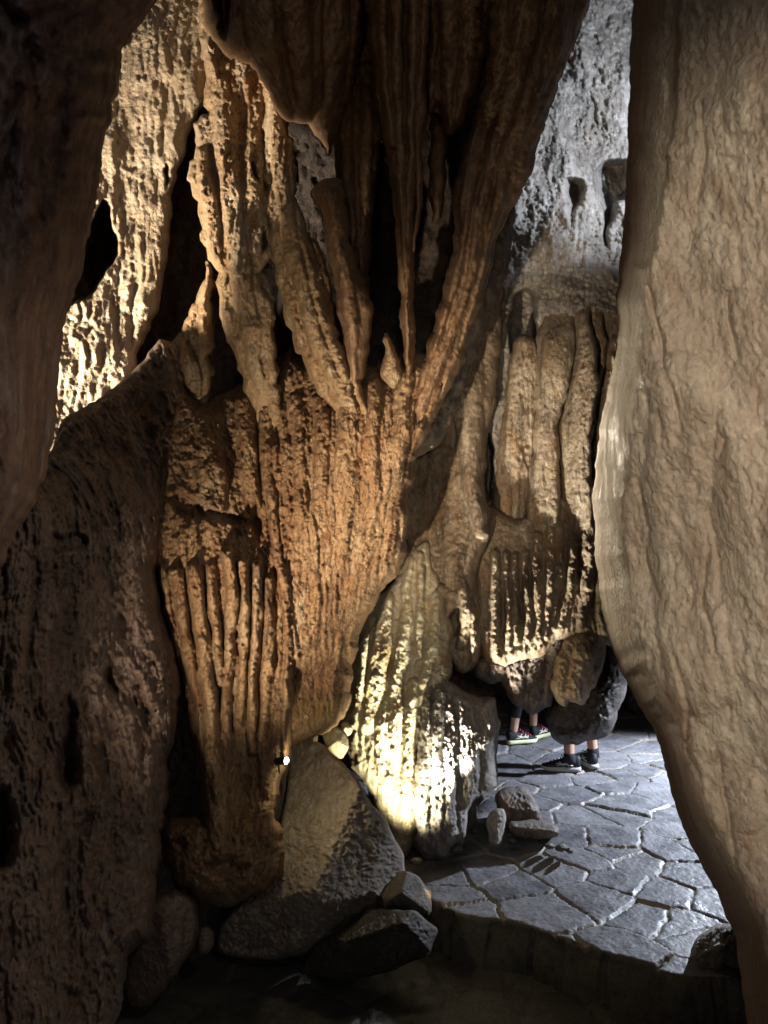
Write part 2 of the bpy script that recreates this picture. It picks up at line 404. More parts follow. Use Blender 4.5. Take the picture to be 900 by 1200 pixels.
rock('stalactite', 'club headed dim brown stalactite hanging in the black hollow', 'stalactite',
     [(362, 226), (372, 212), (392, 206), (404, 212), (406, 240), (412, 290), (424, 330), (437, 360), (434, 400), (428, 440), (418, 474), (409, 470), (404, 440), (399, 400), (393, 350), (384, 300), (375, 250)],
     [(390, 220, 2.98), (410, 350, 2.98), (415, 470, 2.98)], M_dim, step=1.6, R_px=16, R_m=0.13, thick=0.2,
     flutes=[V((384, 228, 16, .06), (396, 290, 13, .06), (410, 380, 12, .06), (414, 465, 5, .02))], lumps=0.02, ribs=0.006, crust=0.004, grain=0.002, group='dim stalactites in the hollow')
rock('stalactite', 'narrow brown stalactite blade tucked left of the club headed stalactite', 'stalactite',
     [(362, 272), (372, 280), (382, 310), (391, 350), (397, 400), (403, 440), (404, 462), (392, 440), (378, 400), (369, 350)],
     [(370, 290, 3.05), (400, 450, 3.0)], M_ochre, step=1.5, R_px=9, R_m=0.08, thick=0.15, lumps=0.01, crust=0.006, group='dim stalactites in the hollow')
rock('stalactite', 'very thin long straw stalactite down the centre of the black hollow', 'stalactite',
     [(462, 90), (478, 90), (478, 200), (476, 300), (482, 345), (482, 400), (481, 432), (474, 432), (473, 345), (466, 338), (464, 200)],
     [(470, 100, 2.85), (478, 420, 2.92)], M_dim, step=1.4, R_px=8, R_m=0.07, thick=0.05, lumps=0.008, ribs=0.004, crust=0.003, grain=0.001, wig=1.2, group='dim stalactites in the hollow')
rock('stalactite', 'beaded thin stalactite just right of the long straw stalactite', 'stalactite',
     [(480, 60), (496, 60), (497, 110), (500, 135), (493, 170), (497, 210), (494, 240), (489, 280), (484, 303), (481, 290), (486, 240), (484, 190), (482, 140)],
     [(490, 70, 2.8), (485, 300, 2.86)], M_dim, step=1.4, R_px=8, R_m=0.07, thick=0.05, lumps=0.008, ribs=0.004, crust=0.003, grain=0.001, wig=1.5, group='dim stalactites in the hollow')
rock('stalactite', 'stubby pale stalactite cluster low in the black hollow above the column', 'stalactite',
     [(452, 388), (460, 398), (466, 420), (474, 436), (464, 458), (452, 450), (445, 440), (449, 415)],
     [(460, 400, 3.0), (460, 450, 2.98)], M_honey, step=1.4, R_px=9, R_m=0.08, thick=0.12, lumps=0.02, crust=0.008, group='dim stalactites in the hollow')

# great hanging curtains at the top
rock('cave_wall', 'cave wall at the back of the hollows between the hanging curtains, shade put into its black colour', 'rock wall',
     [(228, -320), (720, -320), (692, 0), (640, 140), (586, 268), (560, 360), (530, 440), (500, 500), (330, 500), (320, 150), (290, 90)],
     [(300, 0, 3.7), (500, 0, 3.7), (640, 0, 3.6), (400, 300, 4.1), (500, 300, 4.1), (420, 460, 3.7), (540, 420, 3.7)], M_black_rock, step=3.0, R_px=16, R_m=0.15, thick=0.3, lumps=.08, crust=.010, ribs=.012)  # near-black material carries the shade of the hollows in its colour
CUR = 'hanging stone curtains at the top'
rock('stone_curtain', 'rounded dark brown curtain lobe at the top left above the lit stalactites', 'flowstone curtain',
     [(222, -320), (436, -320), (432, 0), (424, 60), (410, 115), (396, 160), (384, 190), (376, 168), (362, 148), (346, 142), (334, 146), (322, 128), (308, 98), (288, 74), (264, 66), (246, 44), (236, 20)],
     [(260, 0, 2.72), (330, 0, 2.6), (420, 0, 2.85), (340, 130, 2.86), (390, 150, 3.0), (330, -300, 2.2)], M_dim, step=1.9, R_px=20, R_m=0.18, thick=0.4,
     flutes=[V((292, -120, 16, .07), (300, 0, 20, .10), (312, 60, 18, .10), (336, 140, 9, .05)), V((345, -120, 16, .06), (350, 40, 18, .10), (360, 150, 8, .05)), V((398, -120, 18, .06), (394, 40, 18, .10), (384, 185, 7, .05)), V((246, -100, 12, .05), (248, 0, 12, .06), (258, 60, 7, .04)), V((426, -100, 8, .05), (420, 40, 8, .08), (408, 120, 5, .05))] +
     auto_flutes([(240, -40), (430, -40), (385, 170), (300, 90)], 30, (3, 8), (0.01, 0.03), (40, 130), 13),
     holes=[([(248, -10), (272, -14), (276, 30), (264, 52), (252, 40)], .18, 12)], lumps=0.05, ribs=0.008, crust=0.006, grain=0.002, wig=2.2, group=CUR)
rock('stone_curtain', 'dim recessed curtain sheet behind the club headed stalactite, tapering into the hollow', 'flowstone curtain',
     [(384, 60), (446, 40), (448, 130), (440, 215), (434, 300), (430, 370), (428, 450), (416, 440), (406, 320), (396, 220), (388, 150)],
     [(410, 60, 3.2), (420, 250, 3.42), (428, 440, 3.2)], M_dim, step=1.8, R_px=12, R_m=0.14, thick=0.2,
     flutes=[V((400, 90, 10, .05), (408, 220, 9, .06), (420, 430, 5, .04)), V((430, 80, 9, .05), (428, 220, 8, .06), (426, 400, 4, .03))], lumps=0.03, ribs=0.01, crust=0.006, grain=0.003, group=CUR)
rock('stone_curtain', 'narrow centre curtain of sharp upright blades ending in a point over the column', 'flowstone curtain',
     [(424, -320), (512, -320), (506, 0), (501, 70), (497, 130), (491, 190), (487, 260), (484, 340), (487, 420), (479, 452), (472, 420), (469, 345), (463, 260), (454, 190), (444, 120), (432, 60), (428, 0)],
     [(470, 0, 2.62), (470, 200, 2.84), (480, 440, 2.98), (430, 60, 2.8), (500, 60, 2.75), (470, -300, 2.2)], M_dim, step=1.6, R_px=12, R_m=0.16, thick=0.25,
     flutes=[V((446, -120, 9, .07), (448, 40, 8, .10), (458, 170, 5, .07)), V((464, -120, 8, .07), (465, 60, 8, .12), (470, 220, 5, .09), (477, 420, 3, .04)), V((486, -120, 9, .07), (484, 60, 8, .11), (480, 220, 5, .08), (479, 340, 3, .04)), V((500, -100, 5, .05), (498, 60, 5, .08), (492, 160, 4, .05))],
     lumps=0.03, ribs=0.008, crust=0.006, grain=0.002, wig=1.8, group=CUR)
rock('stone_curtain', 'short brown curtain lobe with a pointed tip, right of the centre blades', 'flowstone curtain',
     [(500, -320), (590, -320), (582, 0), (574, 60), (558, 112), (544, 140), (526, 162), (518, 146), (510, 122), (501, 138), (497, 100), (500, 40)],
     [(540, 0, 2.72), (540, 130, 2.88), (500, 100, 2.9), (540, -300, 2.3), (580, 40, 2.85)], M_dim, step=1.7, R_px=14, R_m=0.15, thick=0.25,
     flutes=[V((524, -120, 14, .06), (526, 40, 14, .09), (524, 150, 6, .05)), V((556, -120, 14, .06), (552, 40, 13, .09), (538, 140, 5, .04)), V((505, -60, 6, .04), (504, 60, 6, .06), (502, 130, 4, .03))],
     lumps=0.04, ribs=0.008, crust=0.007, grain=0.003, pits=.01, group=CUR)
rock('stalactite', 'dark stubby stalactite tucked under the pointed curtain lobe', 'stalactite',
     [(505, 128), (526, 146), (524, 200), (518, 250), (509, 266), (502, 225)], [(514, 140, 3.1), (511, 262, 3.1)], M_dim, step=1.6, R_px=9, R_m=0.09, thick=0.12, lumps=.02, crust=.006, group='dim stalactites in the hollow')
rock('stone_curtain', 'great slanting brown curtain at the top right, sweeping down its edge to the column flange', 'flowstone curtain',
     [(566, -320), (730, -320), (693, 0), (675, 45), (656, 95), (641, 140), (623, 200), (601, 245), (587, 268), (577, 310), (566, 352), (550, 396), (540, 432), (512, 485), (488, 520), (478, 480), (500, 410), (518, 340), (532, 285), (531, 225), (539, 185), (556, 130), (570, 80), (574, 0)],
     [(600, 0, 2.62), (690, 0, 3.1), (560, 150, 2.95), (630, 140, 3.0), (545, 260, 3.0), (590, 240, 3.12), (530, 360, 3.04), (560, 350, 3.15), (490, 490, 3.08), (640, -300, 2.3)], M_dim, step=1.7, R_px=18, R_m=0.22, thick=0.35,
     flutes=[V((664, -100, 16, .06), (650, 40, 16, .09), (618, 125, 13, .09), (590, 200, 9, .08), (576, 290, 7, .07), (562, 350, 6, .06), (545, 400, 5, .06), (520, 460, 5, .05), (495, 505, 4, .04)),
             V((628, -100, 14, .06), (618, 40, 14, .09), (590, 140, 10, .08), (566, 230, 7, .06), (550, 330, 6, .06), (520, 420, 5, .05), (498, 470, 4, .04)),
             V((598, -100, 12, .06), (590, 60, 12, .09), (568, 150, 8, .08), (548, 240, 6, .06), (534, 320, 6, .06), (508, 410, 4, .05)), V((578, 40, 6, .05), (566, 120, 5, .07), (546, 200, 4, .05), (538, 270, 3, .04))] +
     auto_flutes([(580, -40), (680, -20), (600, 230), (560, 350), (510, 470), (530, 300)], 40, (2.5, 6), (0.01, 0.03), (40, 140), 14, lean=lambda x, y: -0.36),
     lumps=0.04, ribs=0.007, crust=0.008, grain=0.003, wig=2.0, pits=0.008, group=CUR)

# central column
D1_poly = [(262, 476), (286, 462), (304, 440), (316, 412), (324, 428), (334, 410), (342, 404), (352, 420), (368, 412), (392, 424), (412, 455), (424, 425), (436, 432), (444, 418), (452, 440), (462, 428), (470, 412), (490, 412), (515, 410), (545, 395), (550, 404), (538, 430), (522, 465), (503, 500), (488, 532), (481, 570), (479, 620), (474, 655), (456, 685), (436, 712), (421, 740), (413, 790), (408, 825), (400, 848), (375, 862), (345, 872), (322, 895), (318, 800), (315, 700), (300, 600), (284, 520)]
rock('rock_column', 'thick rough ochre rock column in the centre, flaring into the curtain above the boulder', 'rock column', D1_poly,
     [(310, 440, 3.27), (340, 410, 3.3), (310, 540, 3.08), (420, 440, 3.15), (420, 510, 3.02), (540, 400, 3.15), (400, 600, 3.05), (470, 600, 3.25), (330, 860, 3.2), (400, 840, 3.4), (380, 720, 3.12), (430, 740, 3.45)], M_ochre, step=1.35, R_px=30, R_m=0.28, thick=0.45,
     flutes=[V((546, 398, 4, .03), (520, 450, 7, .07), (496, 500, 8, .08), (480, 560, 7, .06), (476, 630, 6, .04)), V((474, 440, 10, .05), (470, 520, 11, .06), (468, 600, 8, .04)),
             V((310, 480, 10, .05), (312, 560, 9, .06), (322, 630, 8, .06), (334, 690, 7, .06), (338, 760, 6, .06), (334, 880, 7, .05)), V((345, 470, 10, .04), (352, 560, 8, .04), (350, 640, 6, .03)),
             V((410, 470, 14, .06), (405, 560, 14, .05), (400, 660, 10, .03)), V((440, 450, 8, .05), (436, 520, 9, .05), (440, 600, 8, .03)), V((375, 470, 9, .05), (378, 540, 9, .05), (380, 640, 7, .02))] +
     auto_flutes([(300, 450), (530, 430), (480, 540), (470, 660), (415, 760), (405, 840), (330, 860)], 60, (3, 8), (0.014, 0.04), (120, 320), 21, lean=lambda x, y: (392 - x) * 0.0022, bend=9) +
     auto_flutes([(300, 450), (530, 430), (480, 540), (470, 660), (415, 760), (405, 840), (330, 860)], 90, (2, 4.5), (0.010, 0.025), (40, 160), 22, lean=lambda x, y: (392 - x) * 0.0022, bend=6),
     lumps=0.03, ribs=0.010, crust=0.012, grain=0.006, wig=2.5, sz=0.35, fl_scale=1.6, terr_k=.6)

# fluted column beside it and its bulb
D2_poly = [(200, 430), (232, 470), (248, 468), (262, 462), (285, 448), (310, 470), (335, 560), (340, 640), (347, 700), (346, 800), (342, 885), (326, 925), (318, 960), (300, 1000), (272, 1012), (240, 1008), (235, 960), (225, 880), (213, 800), (196, 752), (183, 692), (180, 662), (165, 640), (172, 590), (180, 520)]
rock('fluted_column', 'fluted ochre flowstone column with narrow vertical ribs, tapering down onto a rounded bulb', 'flowstone column', D2_poly,
     [(230, 430, 3.3), (230, 500, 3.05), (280, 460, 3.22), (330, 560, 3.12), (190, 620, 2.8), (300, 620, 2.95), (250, 645, 2.72), (250, 700, 2.72), (200, 720, 2.74), (330, 720, 2.95), (255, 980, 2.76), (320, 900, 3.0)], M_ochre, step=1.35, R_px=20, R_m=0.2, thick=0.35,
     flutes=[V((188, 668, 8, .05), (196, 720, 8, .06), (212, 790, 6, .05), (228, 860, 5, .04)), V((205, 672, 9, .05), (215, 740, 9, .07), (232, 820, 7, .06), (240, 900, 6, .05)),
             V((226, 668, 9, .05), (236, 740, 10, .08), (246, 830, 12, .09), (252, 920, 14, .10), (256, 990, 12, .07)), V((248, 665, 6, .04), (250, 720, 7, .07), (258, 800, 6, .05)),
             V((268, 648, 8, .09), (272, 700, 8, .08), (268, 770, 7, .06), (264, 850, 7, .06), (262, 920, 7, .05)), V((284, 660, 6, .06), (288, 710, 7, .07), (284, 780, 5, .05), (280, 850, 6, .05)),
             V((300, 662, 6, .05), (302, 720, 6, .06), (296, 790, 6, .06), (296, 880, 6, .05)), V((316, 680, 6, .05), (314, 760, 7, .05), (310, 850, 7, .05), (306, 905, 6, .04)),
             V((330, 650, 5, .05), (340, 720, 5, .06), (338, 800, 6, .07), (335, 885, 7, .06)),
             V((240, 500, 14, .05), (250, 570, 18, .06), (248, 620, 10, .03)), V((285, 470, 12, .06), (290, 540, 12, .05), (300, 600, 8, .03)), V((310, 480, 8, .05), (316, 560, 8, .05), (326, 640, 6, .04))] +
     auto_flutes([(185, 660), (335, 660), (335, 880), (245, 960), (205, 780)], 50, (2, 5), (0.01, 0.03), (40, 140), 31, lean=lambda x, y: (262 - x) * 0.001) +
     auto_flutes([(190, 480), (320, 470), (325, 640), (185, 620)], 24, (3, 8), (0.01, 0.03), (30, 90), 32),
     holes=[([(272, 915), (285, 902), (305, 908), (318, 930), (312, 965), (292, 1002), (276, 990)], 0.09, 18), ([(298, 575), (306, 600), (310, 625), (300, 632), (290, 615)], 0.08, 5),
            ([(190, 580), (215, 575), (240, 592), (280, 602), (300, 610), (296, 620), (250, 612), (205, 605)], 0.07, 6)],
     lumps=0.03, ribs=0.009, crust=0.0095, grain=0.006, wig=2.2, sz=.35, fl_scale=1.8, terr_k=.6)
rock('stone_bulb', 'rounded wet brown stone bulb under the fluted column', 'rock bulb',
     [(184, 985), (196, 962), (232, 952), (298, 958), (318, 946), (334, 980), (332, 1015), (312, 1045), (272, 1063), (240, 1061), (213, 1042), (190, 1012)],
     [(260, 1000, 2.68), (200, 990, 2.78), (320, 990, 2.84), (260, 1058, 2.8)], M_ochre, step=1.6, R_px=34, R_m=0.22, thick=0.35,
     flutes=[V((230, 1020, 30, .05), (300, 1020, 28, .05)), V((210, 980, 18, .03), (240, 985, 18, .03))],
     holes=[([(230, 1010), (262, 1004), (300, 1012), (290, 1026), (250, 1030)], .07, 8), ([(200, 985), (216, 975), (226, 990), (212, 1004)], .06, 7), ([(306, 985), (322, 990), (318, 1010), (304, 1006)], .06, 6)],
     lumps=0.06, ribs=0.004, crust=0.022, grain=0.005, sz=.8, wig=4, terr_k=.9, pits=.02)

# lower left wall
C_poly = [(-280, 600), (0, 560), (40, 560), (58, 530), (70, 498), (100, 478), (130, 458), (165, 426), (190, 398), (216, 408), (224, 470), (215, 520), (204, 580), (192, 640), (184, 680), (199, 740), (213, 790), (206, 840), (198, 900), (192, 960), (184, 1030), (178, 1100), (150, 1120), (146, 1168), (134, 1200), (120, 1500), (-280, 1500)]
rock('rock_wall', 'dark purplish brown craggy rock wall filling the lower left below the pale wall', 'rock wall', C_poly,
     [(190, 420, 3.1), (80, 500, 2.5), (200, 520, 2.95), (20, 600, 1.75), (150, 560, 2.6), (190, 680, 2.65), (60, 700, 2.05), (205, 800, 2.6), (0, 900, 1.7), (130, 900, 2.2), (190, 1000, 2.4), (0, 1200, 1.5), (140, 1180, 2.1), (-250, 900, 1.3)], M_umber, step=1.8, R_px=26, R_m=0.2, thick=0.4,
     flutes=[V((60, 660, 14, .04), (55, 760, 18, .06), (60, 830, 12, .04)), V((100, 640, 22, .05), (110, 720, 24, .07), (120, 820, 20, .06)), V((160, 600, 22, .05), (170, 720, 20, .06), (180, 820, 14, .05)),
             V((150, 840, 18, .06), (152, 920, 18, .07), (148, 1000, 12, .05)), V((185, 830, 9, .05), (175, 920, 10, .06), (160, 1040, 8, .04)), V((120, 950, 20, .06), (105, 1050, 18, .06), (90, 1150, 16, .05)),
             V((20, 660, 14, .05), (22, 720, 14, .06), (20, 800, 10, .04)), V((40, 1000, 30, .07), (50, 1100, 34, .09), (40, 1200, 40, .1)), V((158, 1010, 6, .04), (160, 1060, 7, .05), (158, 1110, 5, .03))] +
     auto_flutes([(10, 600), (190, 560), (200, 900), (150, 1150), (0, 1190)], 90, (5, 14), (0.012, 0.04), (50, 160), 41, bend=14),
     holes=[([(72, 812), (85, 806), (96, 830), (98, 870), (104, 900), (95, 930), (72, 935), (58, 915), (60, 880), (68, 850)], 0.32, 26),
            ([(122, 765), (134, 762), (140, 790), (140, 815), (126, 818), (118, 800)], 0.2, 18),
            ([(-20, 920), (14, 915), (28, 960), (18, 1020), (-20, 1030)], 0.3, 26), ([(75, 520), (120, 505), (160, 520), (150, 545), (110, 535), (80, 545)], 0.08, 18),
            ([(92, 955), (115, 945), (120, 965), (100, 985), (85, 975)], 0.10, 18), ([(60, 625), (95, 620), (110, 635), (85, 650), (65, 645)], 0.1, 8)],
     lumps=0.07, ribs=0.007, crust=0.015, grain=0.006, sz=0.5, pits=0.035, wig=3, terr_k=1.0)

# right pillar
B_poly = [(742, -300), (741, 0), (738, 100), (734, 200), (729, 290), (722, 345), (725, 400), (716, 440), (704, 490), (698, 540), (695, 600), (698, 650), (703, 700), (713, 750), (729, 790), (746, 820), (769, 860), (781, 905), (796, 960), (821, 1010), (846, 1060), (863, 1100), (869, 1150), (877, 1200), (900, 1500), (920, 1750), (1180, 1750), (1180, -300)]
rock('limestone_pillar', 'massive smooth tan limestone pillar filling the right side of the passage', 'rock pillar', B_poly,
     [(760, 0, 1.75), (900, 0, 1.45), (760, 400, 1.75), (900, 400, 1.5), (740, 620, 1.95), (900, 700, 1.6), (800, 850, 1.85), (900, 1000, 1.75), (900, 1190, 1.7), (1180, 600, 1.15), (1180, 1500, 1.15), (1180, -200, 1.1)], M_tan, step=2.4, R_px=42, R_m=0.62, thick=0.9,
     flutes=[V((775, -50, 26, -.05), (768, 150, 24, -.05), (752, 300, 14, -.03)), V((800, 450, 40, .03), (790, 600, 40, .04), (820, 800, 40, .03)), V((760, 335, 3.2, -.03), (764, 360, 3.2, -.035), (774, 395, 3, -.03), (776, 430, 2.8, -.03), (786, 455, 2.6, -.02), (798, 505, 2.2, -.012)),
             V((820, 120, 3, -.014), (826, 180, 3, -.02), (818, 230, 3, -.014)), V((858, 300, 3, -.012), (850, 350, 3, -.02), (862, 420, 3, -.012)), V((746, 560, 3, -.014), (760, 620, 3, -.022), (757, 660, 3, -.016), (770, 700, 3, -.01)),
             V((830, 640, 3, -.012), (822, 700, 3, -.018), (836, 760, 3, -.014)), V((790, 770, 3, -.014), (806, 830, 3, -.02), (804, 870, 3, -.014), (818, 910, 3, -.01)), V((840, 880, 3, -.012), (852, 950, 3, -.02), (862, 1010, 3, -.012))] +
     [V((x, y, 2.2, -.008), (x + 5, y + 16, 2.4, -.014), (x + 2, y + 34, 2, -.008)) for x, y in [(780, 90), (806, 260), (842, 500), (770, 480), (876, 560), (812, 560), (868, 740), (786, 650), (850, 820), (822, 990), (874, 1100), (760, 760), (880, 200), (800, 400)]] +
     [V((x, y, w, h), (x + dx, y + 26, w, h)) for x, y, w, h, dx in [(838, 290, 26, .012, 6), (780, 600, 20, .010, -4), (860, 470, 24, .012, 4), (826, 770, 22, .012, 8), (872, 930, 22, .014, 6), (800, 180, 18, .010, 3), (866, 110, 22, .010, 2), (745, 470, 12, .012, 2), (815, 460, 18, .009, 5)]],
     lumps=0.06, ribs=0.0006, crust=0.0016, grain=0.0018, sz=0.5, wig=1.5, pits=0.0, terr_k=.6)

# far walls beyond the column
rock('cave_wall', 'rough grey upper cave wall lit cold white beside the top of the tan pillar', 'rock wall',
     [(480, 640), (480, 420), (520, 300), (560, 100), (600, -300), (775, -300), (768, 420), (735, 420), (715, 372), (680, 372), (640, 395), (628, 420), (620, 640), (560, 700)],
     [(700, -100, 6.0), (720, 200, 5.6), (620, 220, 5.45), (600, 330, 5.3), (690, 340, 5.15), (660, 400, 5.02), (600, 450, 5.05), (520, 500, 5.2), (520, 650, 5.1)], M_grey, step=1.6, R_px=14, R_m=0.15, thick=0.4,
     flutes=[V((655 + i * 9, 270 + (i % 3) * 12, 3.5, .02), (650 + i * 8.2, 320, 5, .05), (652 + i * 7, 372, 5, .05)) for i in range(9)] +
     auto_flutes([(570, 260), (700, 220), (700, 370), (600, 420), (520, 600), (500, 480)], 60, (3, 8), (0.01, 0.04), (40, 120), 51, lean=lambda x, y: -0.1),
     holes=[([(664, 208), (676, 204), (690, 214), (686, 236), (676, 246), (672, 268), (666, 272), (668, 244), (660, 226)], 0.35, 9), ([(694, 200), (706, 186), (738, 184), (740, 232), (724, 240), (718, 268), (710, 294), (704, 290), (706, 250), (698, 226)], 0.4, 10),
            ([(598, 348), (612, 335), (626, 338), (631, 360), (630, 400), (612, 410), (598, 420), (592, 390)], 0.6, 8),
            ([(566, 516), (574, 505), (580, 530), (578, 585), (568, 592)], 0.8, 5), ([(690, 90), (700, 130), (706, 150), (700, 155), (694, 140)], 0.12, 5)],
     lumps=0.12, ribs=0.008, crust=0.015, grain=0.006, sz=0.5, pits=0.03, terr_k=.8)

DR = 'organ pipe drapery flutes'
rock('stone_drapery', 'broad smooth buff drapery pipe, leftmost and widest of the tall flutes', 'drapery',
     [(632, 392), (640, 350), (668, 340), (673, 392), (670, 420), (660, 465), (652, 500), (652, 545), (655, 600), (640, 650), (618, 640), (622, 560), (630, 480)],
     [(650, 340, 5.35), (650, 392, 4.88), (646, 480, 4.84), (638, 600, 4.75), (660, 392, 4.88)], M_buff, step=1.5, R_px=8, R_m=0.09, thick=0.3,
     flutes=[V((652, 400, 18, .03), (646, 500, 16, .035), (638, 620, 12, .02))] + auto_flutes([(640, 390), (668, 390), (650, 600), (625, 620)], 18, (1.8, 3.6), (.016, .045), (120, 240), 61), lumps=0.02, ribs=0.008, crust=0.005, grain=0.003, grow=2.6, group=DR)
rock('stone_drapery', 'crusted middle drapery flute between two winding black grooves', 'drapery',
     [(668, 310), (690, 305), (690, 388), (698, 405), (700, 440), (694, 490), (690, 540), (694, 590), (690, 640), (670, 660), (652, 640), (655, 560), (655, 505), (664, 465), (674, 420), (676, 395), (674, 365)],
     [(682, 305, 5.35), (684, 360, 5.0), (684, 400, 4.88), (672, 600, 4.8), (664, 500, 4.84)], M_buff, step=1.5, R_px=8, R_m=0.09, thick=0.3,
     flutes=[V((684, 370, 10, .04), (684, 440, 16, .03), (674, 520, 16, .03), (672, 640, 12, .04))] + auto_flutes([(678, 345), (692, 345), (694, 490), (680, 640), (658, 600)], 22, (1.8, 3.6), (.016, .045), (120, 240), 67), lumps=0.02, ribs=0.008, crust=0.007, grain=0.004, grow=2.6, group=DR)
rock('stone_drapery', 'narrow shaded drapery flute close to the edge of the tan pillar', 'drapery',
     [(690, 305), (710, 300), (706, 370), (709, 400), (704, 450), (696, 500), (694, 470), (702, 430), (700, 400), (692, 386)],
     [(700, 305, 5.35), (700, 360, 5.0), (700, 400, 4.92), (696, 500, 4.87), (704, 420, 4.9)], M_buff, step=1.4, R_px=8, R_m=0.1, thick=0.25, flutes=auto_flutes([(692, 345), (708, 345), (704, 450), (695, 490)], 8, (2, 3.5), (.01, .02), (60, 120), 66), lumps=0.01, ribs=0.008, crust=0.005, grow=2.6, group=DR)
rock('stone_drapery', 'rightmost drapery flute half hidden behind the tan pillar edge', 'drapery',
     [(712, 290), (738, 290), (738, 640), (692, 640), (697, 580), (694, 545), (699, 500), (708, 450), (713, 400), (709, 370)],
     [(720, 290, 5.4), (720, 360, 5.05), (720, 400, 4.95), (710, 600, 4.85), (740, 500, 4.9)], M_buff, step=1.6, R_px=8, R_m=0.09, thick=0.3,
     flutes=auto_flutes([(712, 340), (740, 340), (730, 600), (700, 600)], 16, (2, 4), (.016, .045), (90, 220), 62), lumps=0.02, ribs=0.006, crust=0.012, grow=2.6, group=DR)
rock('stone_drapery', 'slim brown drapery pipe standing in the dark arch left of the widest flute', 'drapery',
     [(602, 398), (614, 392), (628, 398), (632, 430), (628, 480), (620, 560), (612, 630), (584, 640), (578, 600), (582, 540), (590, 480), (598, 440)],
     [(615, 400, 4.98), (600, 620, 4.9)], M_buff, step=1.5, R_px=7, R_m=0.09, thick=0.25,
     flutes=[V((614, 402, 10, .04), (606, 500, 12, .05), (596, 620, 10, .03))] + auto_flutes([(605, 400), (625, 400), (610, 620), (585, 620)], 10, (1.8, 3.4), (.012, .03), (90, 200), 63), lumps=0.02, crust=0.010, grow=2.6, group=DR)

rock('flowstone_mass', 'bulging brown flowstone mass right of the column with a lit hooked lower edge', 'flowstone',
     [(470, 300), (545, 330), (575, 300), (590, 340), (590, 400), (580, 470), (570, 520), (568, 585), (578, 600), (572, 640), (560, 668), (562, 700), (566, 760), (562, 785), (540, 790), (520, 770), (500, 775), (490, 720), (480, 680), (460, 680), (450, 560)],
     [(560, 330, 5.0), (500, 450, 4.75), (560, 580, 4.55), (500, 600, 4.6), (530, 720, 4.25), (550, 780, 4.2)], M_buff, step=1.6, R_px=20, R_m=0.2, thick=0.35,
     flutes=[V((550, 400, 14, .06), (548, 480, 20, .10), (556, 570, 18, .12), (566, 620, 12, .08)), V((520, 540, 20, .06), (535, 620, 18, .08), (530, 690, 10, .05)),
             V((502, 700, 6, .05), (516, 690, 7, .07), (530, 700, 7, .08), (540, 690, 6, .05)), V((512, 690, 6, .05), (506, 735, 8, .08), (500, 770, 7, .05)), V((540, 680, 6, .05), (548, 720, 8, .08), (540, 755, 8, .06)), V((556, 690, 7, .05), (560, 740, 9, .09), (562, 785, 8, .06))] +
     auto_flutes([(500, 350), (580, 340), (565, 520), (560, 760), (500, 760), (480, 600)], 60, (3, 7), (0.01, 0.035), (30, 110), 71, lean=lambda x, y: -0.12),
     holes=[([(528, 712), (538, 706), (540, 740), (530, 752), (524, 735)], 0.2, 5)],
     lumps=0.06, ribs=0.006, crust=0.009, grain=0.005, sz=0.5, fl_scale=1.2)

rock('flowstone_ledge', 'row of white lit ribbed dripstone fringes under the tall drapery flutes', 'flowstone',
     [(546, 660), (570, 590), (610, 610), (650, 580), (700, 560), (740, 560), (740, 760), (700, 752), (672, 745), (650, 756), (636, 770), (610, 778), (590, 786), (568, 780), (550, 740)],
     [(580, 620, 4.7), (700, 600, 4.8), (600, 740, 4.35), (650, 700, 4.5), (700, 740, 4.4)], M_buff, step=1.5, R_px=16, R_m=0.16, thick=0.35,
     flutes=[V((580, 650, 6, .06), (581, 700, 7, .10), (583, 768, 6, .07)), V((593, 650, 5, .06), (594, 700, 6, .10), (598, 758, 5, .06)), V((604, 652, 5, .06), (604, 700, 5, .09), (606, 752, 5, .05)),
             V((616, 650, 6, .05), (617, 700, 6, .09), (620, 750, 5, .06)), V((630, 630, 8, .06), (630, 690, 8, .1), (632, 750, 6, .06)), V((644, 620, 8, .06), (645, 680, 8, .1), (640, 745, 6, .06)), V((655, 615, 6, .05), (656, 670, 6, .08), (648, 735, 5, .05)),
             V((672, 640, 7, .05), (668, 690, 6, .06), (656, 740, 5, .04)), V((690, 620, 9, .05), (688, 690, 9, .06), (680, 735, 7, .04)), V((710, 600, 10, .05), (708, 690, 10, .06), (705, 740, 7, .04))] +
     auto_flutes([(570, 640), (700, 620), (700, 740), (575, 770)], 40, (1.6, 3.6), (0.01, 0.03), (30, 90), 72, lean=lambda x, y: -0.08),
     lumps=0.03, ribs=0.006, crust=0.0055, grain=0.004, sz=0.4, fl_scale=1.2)

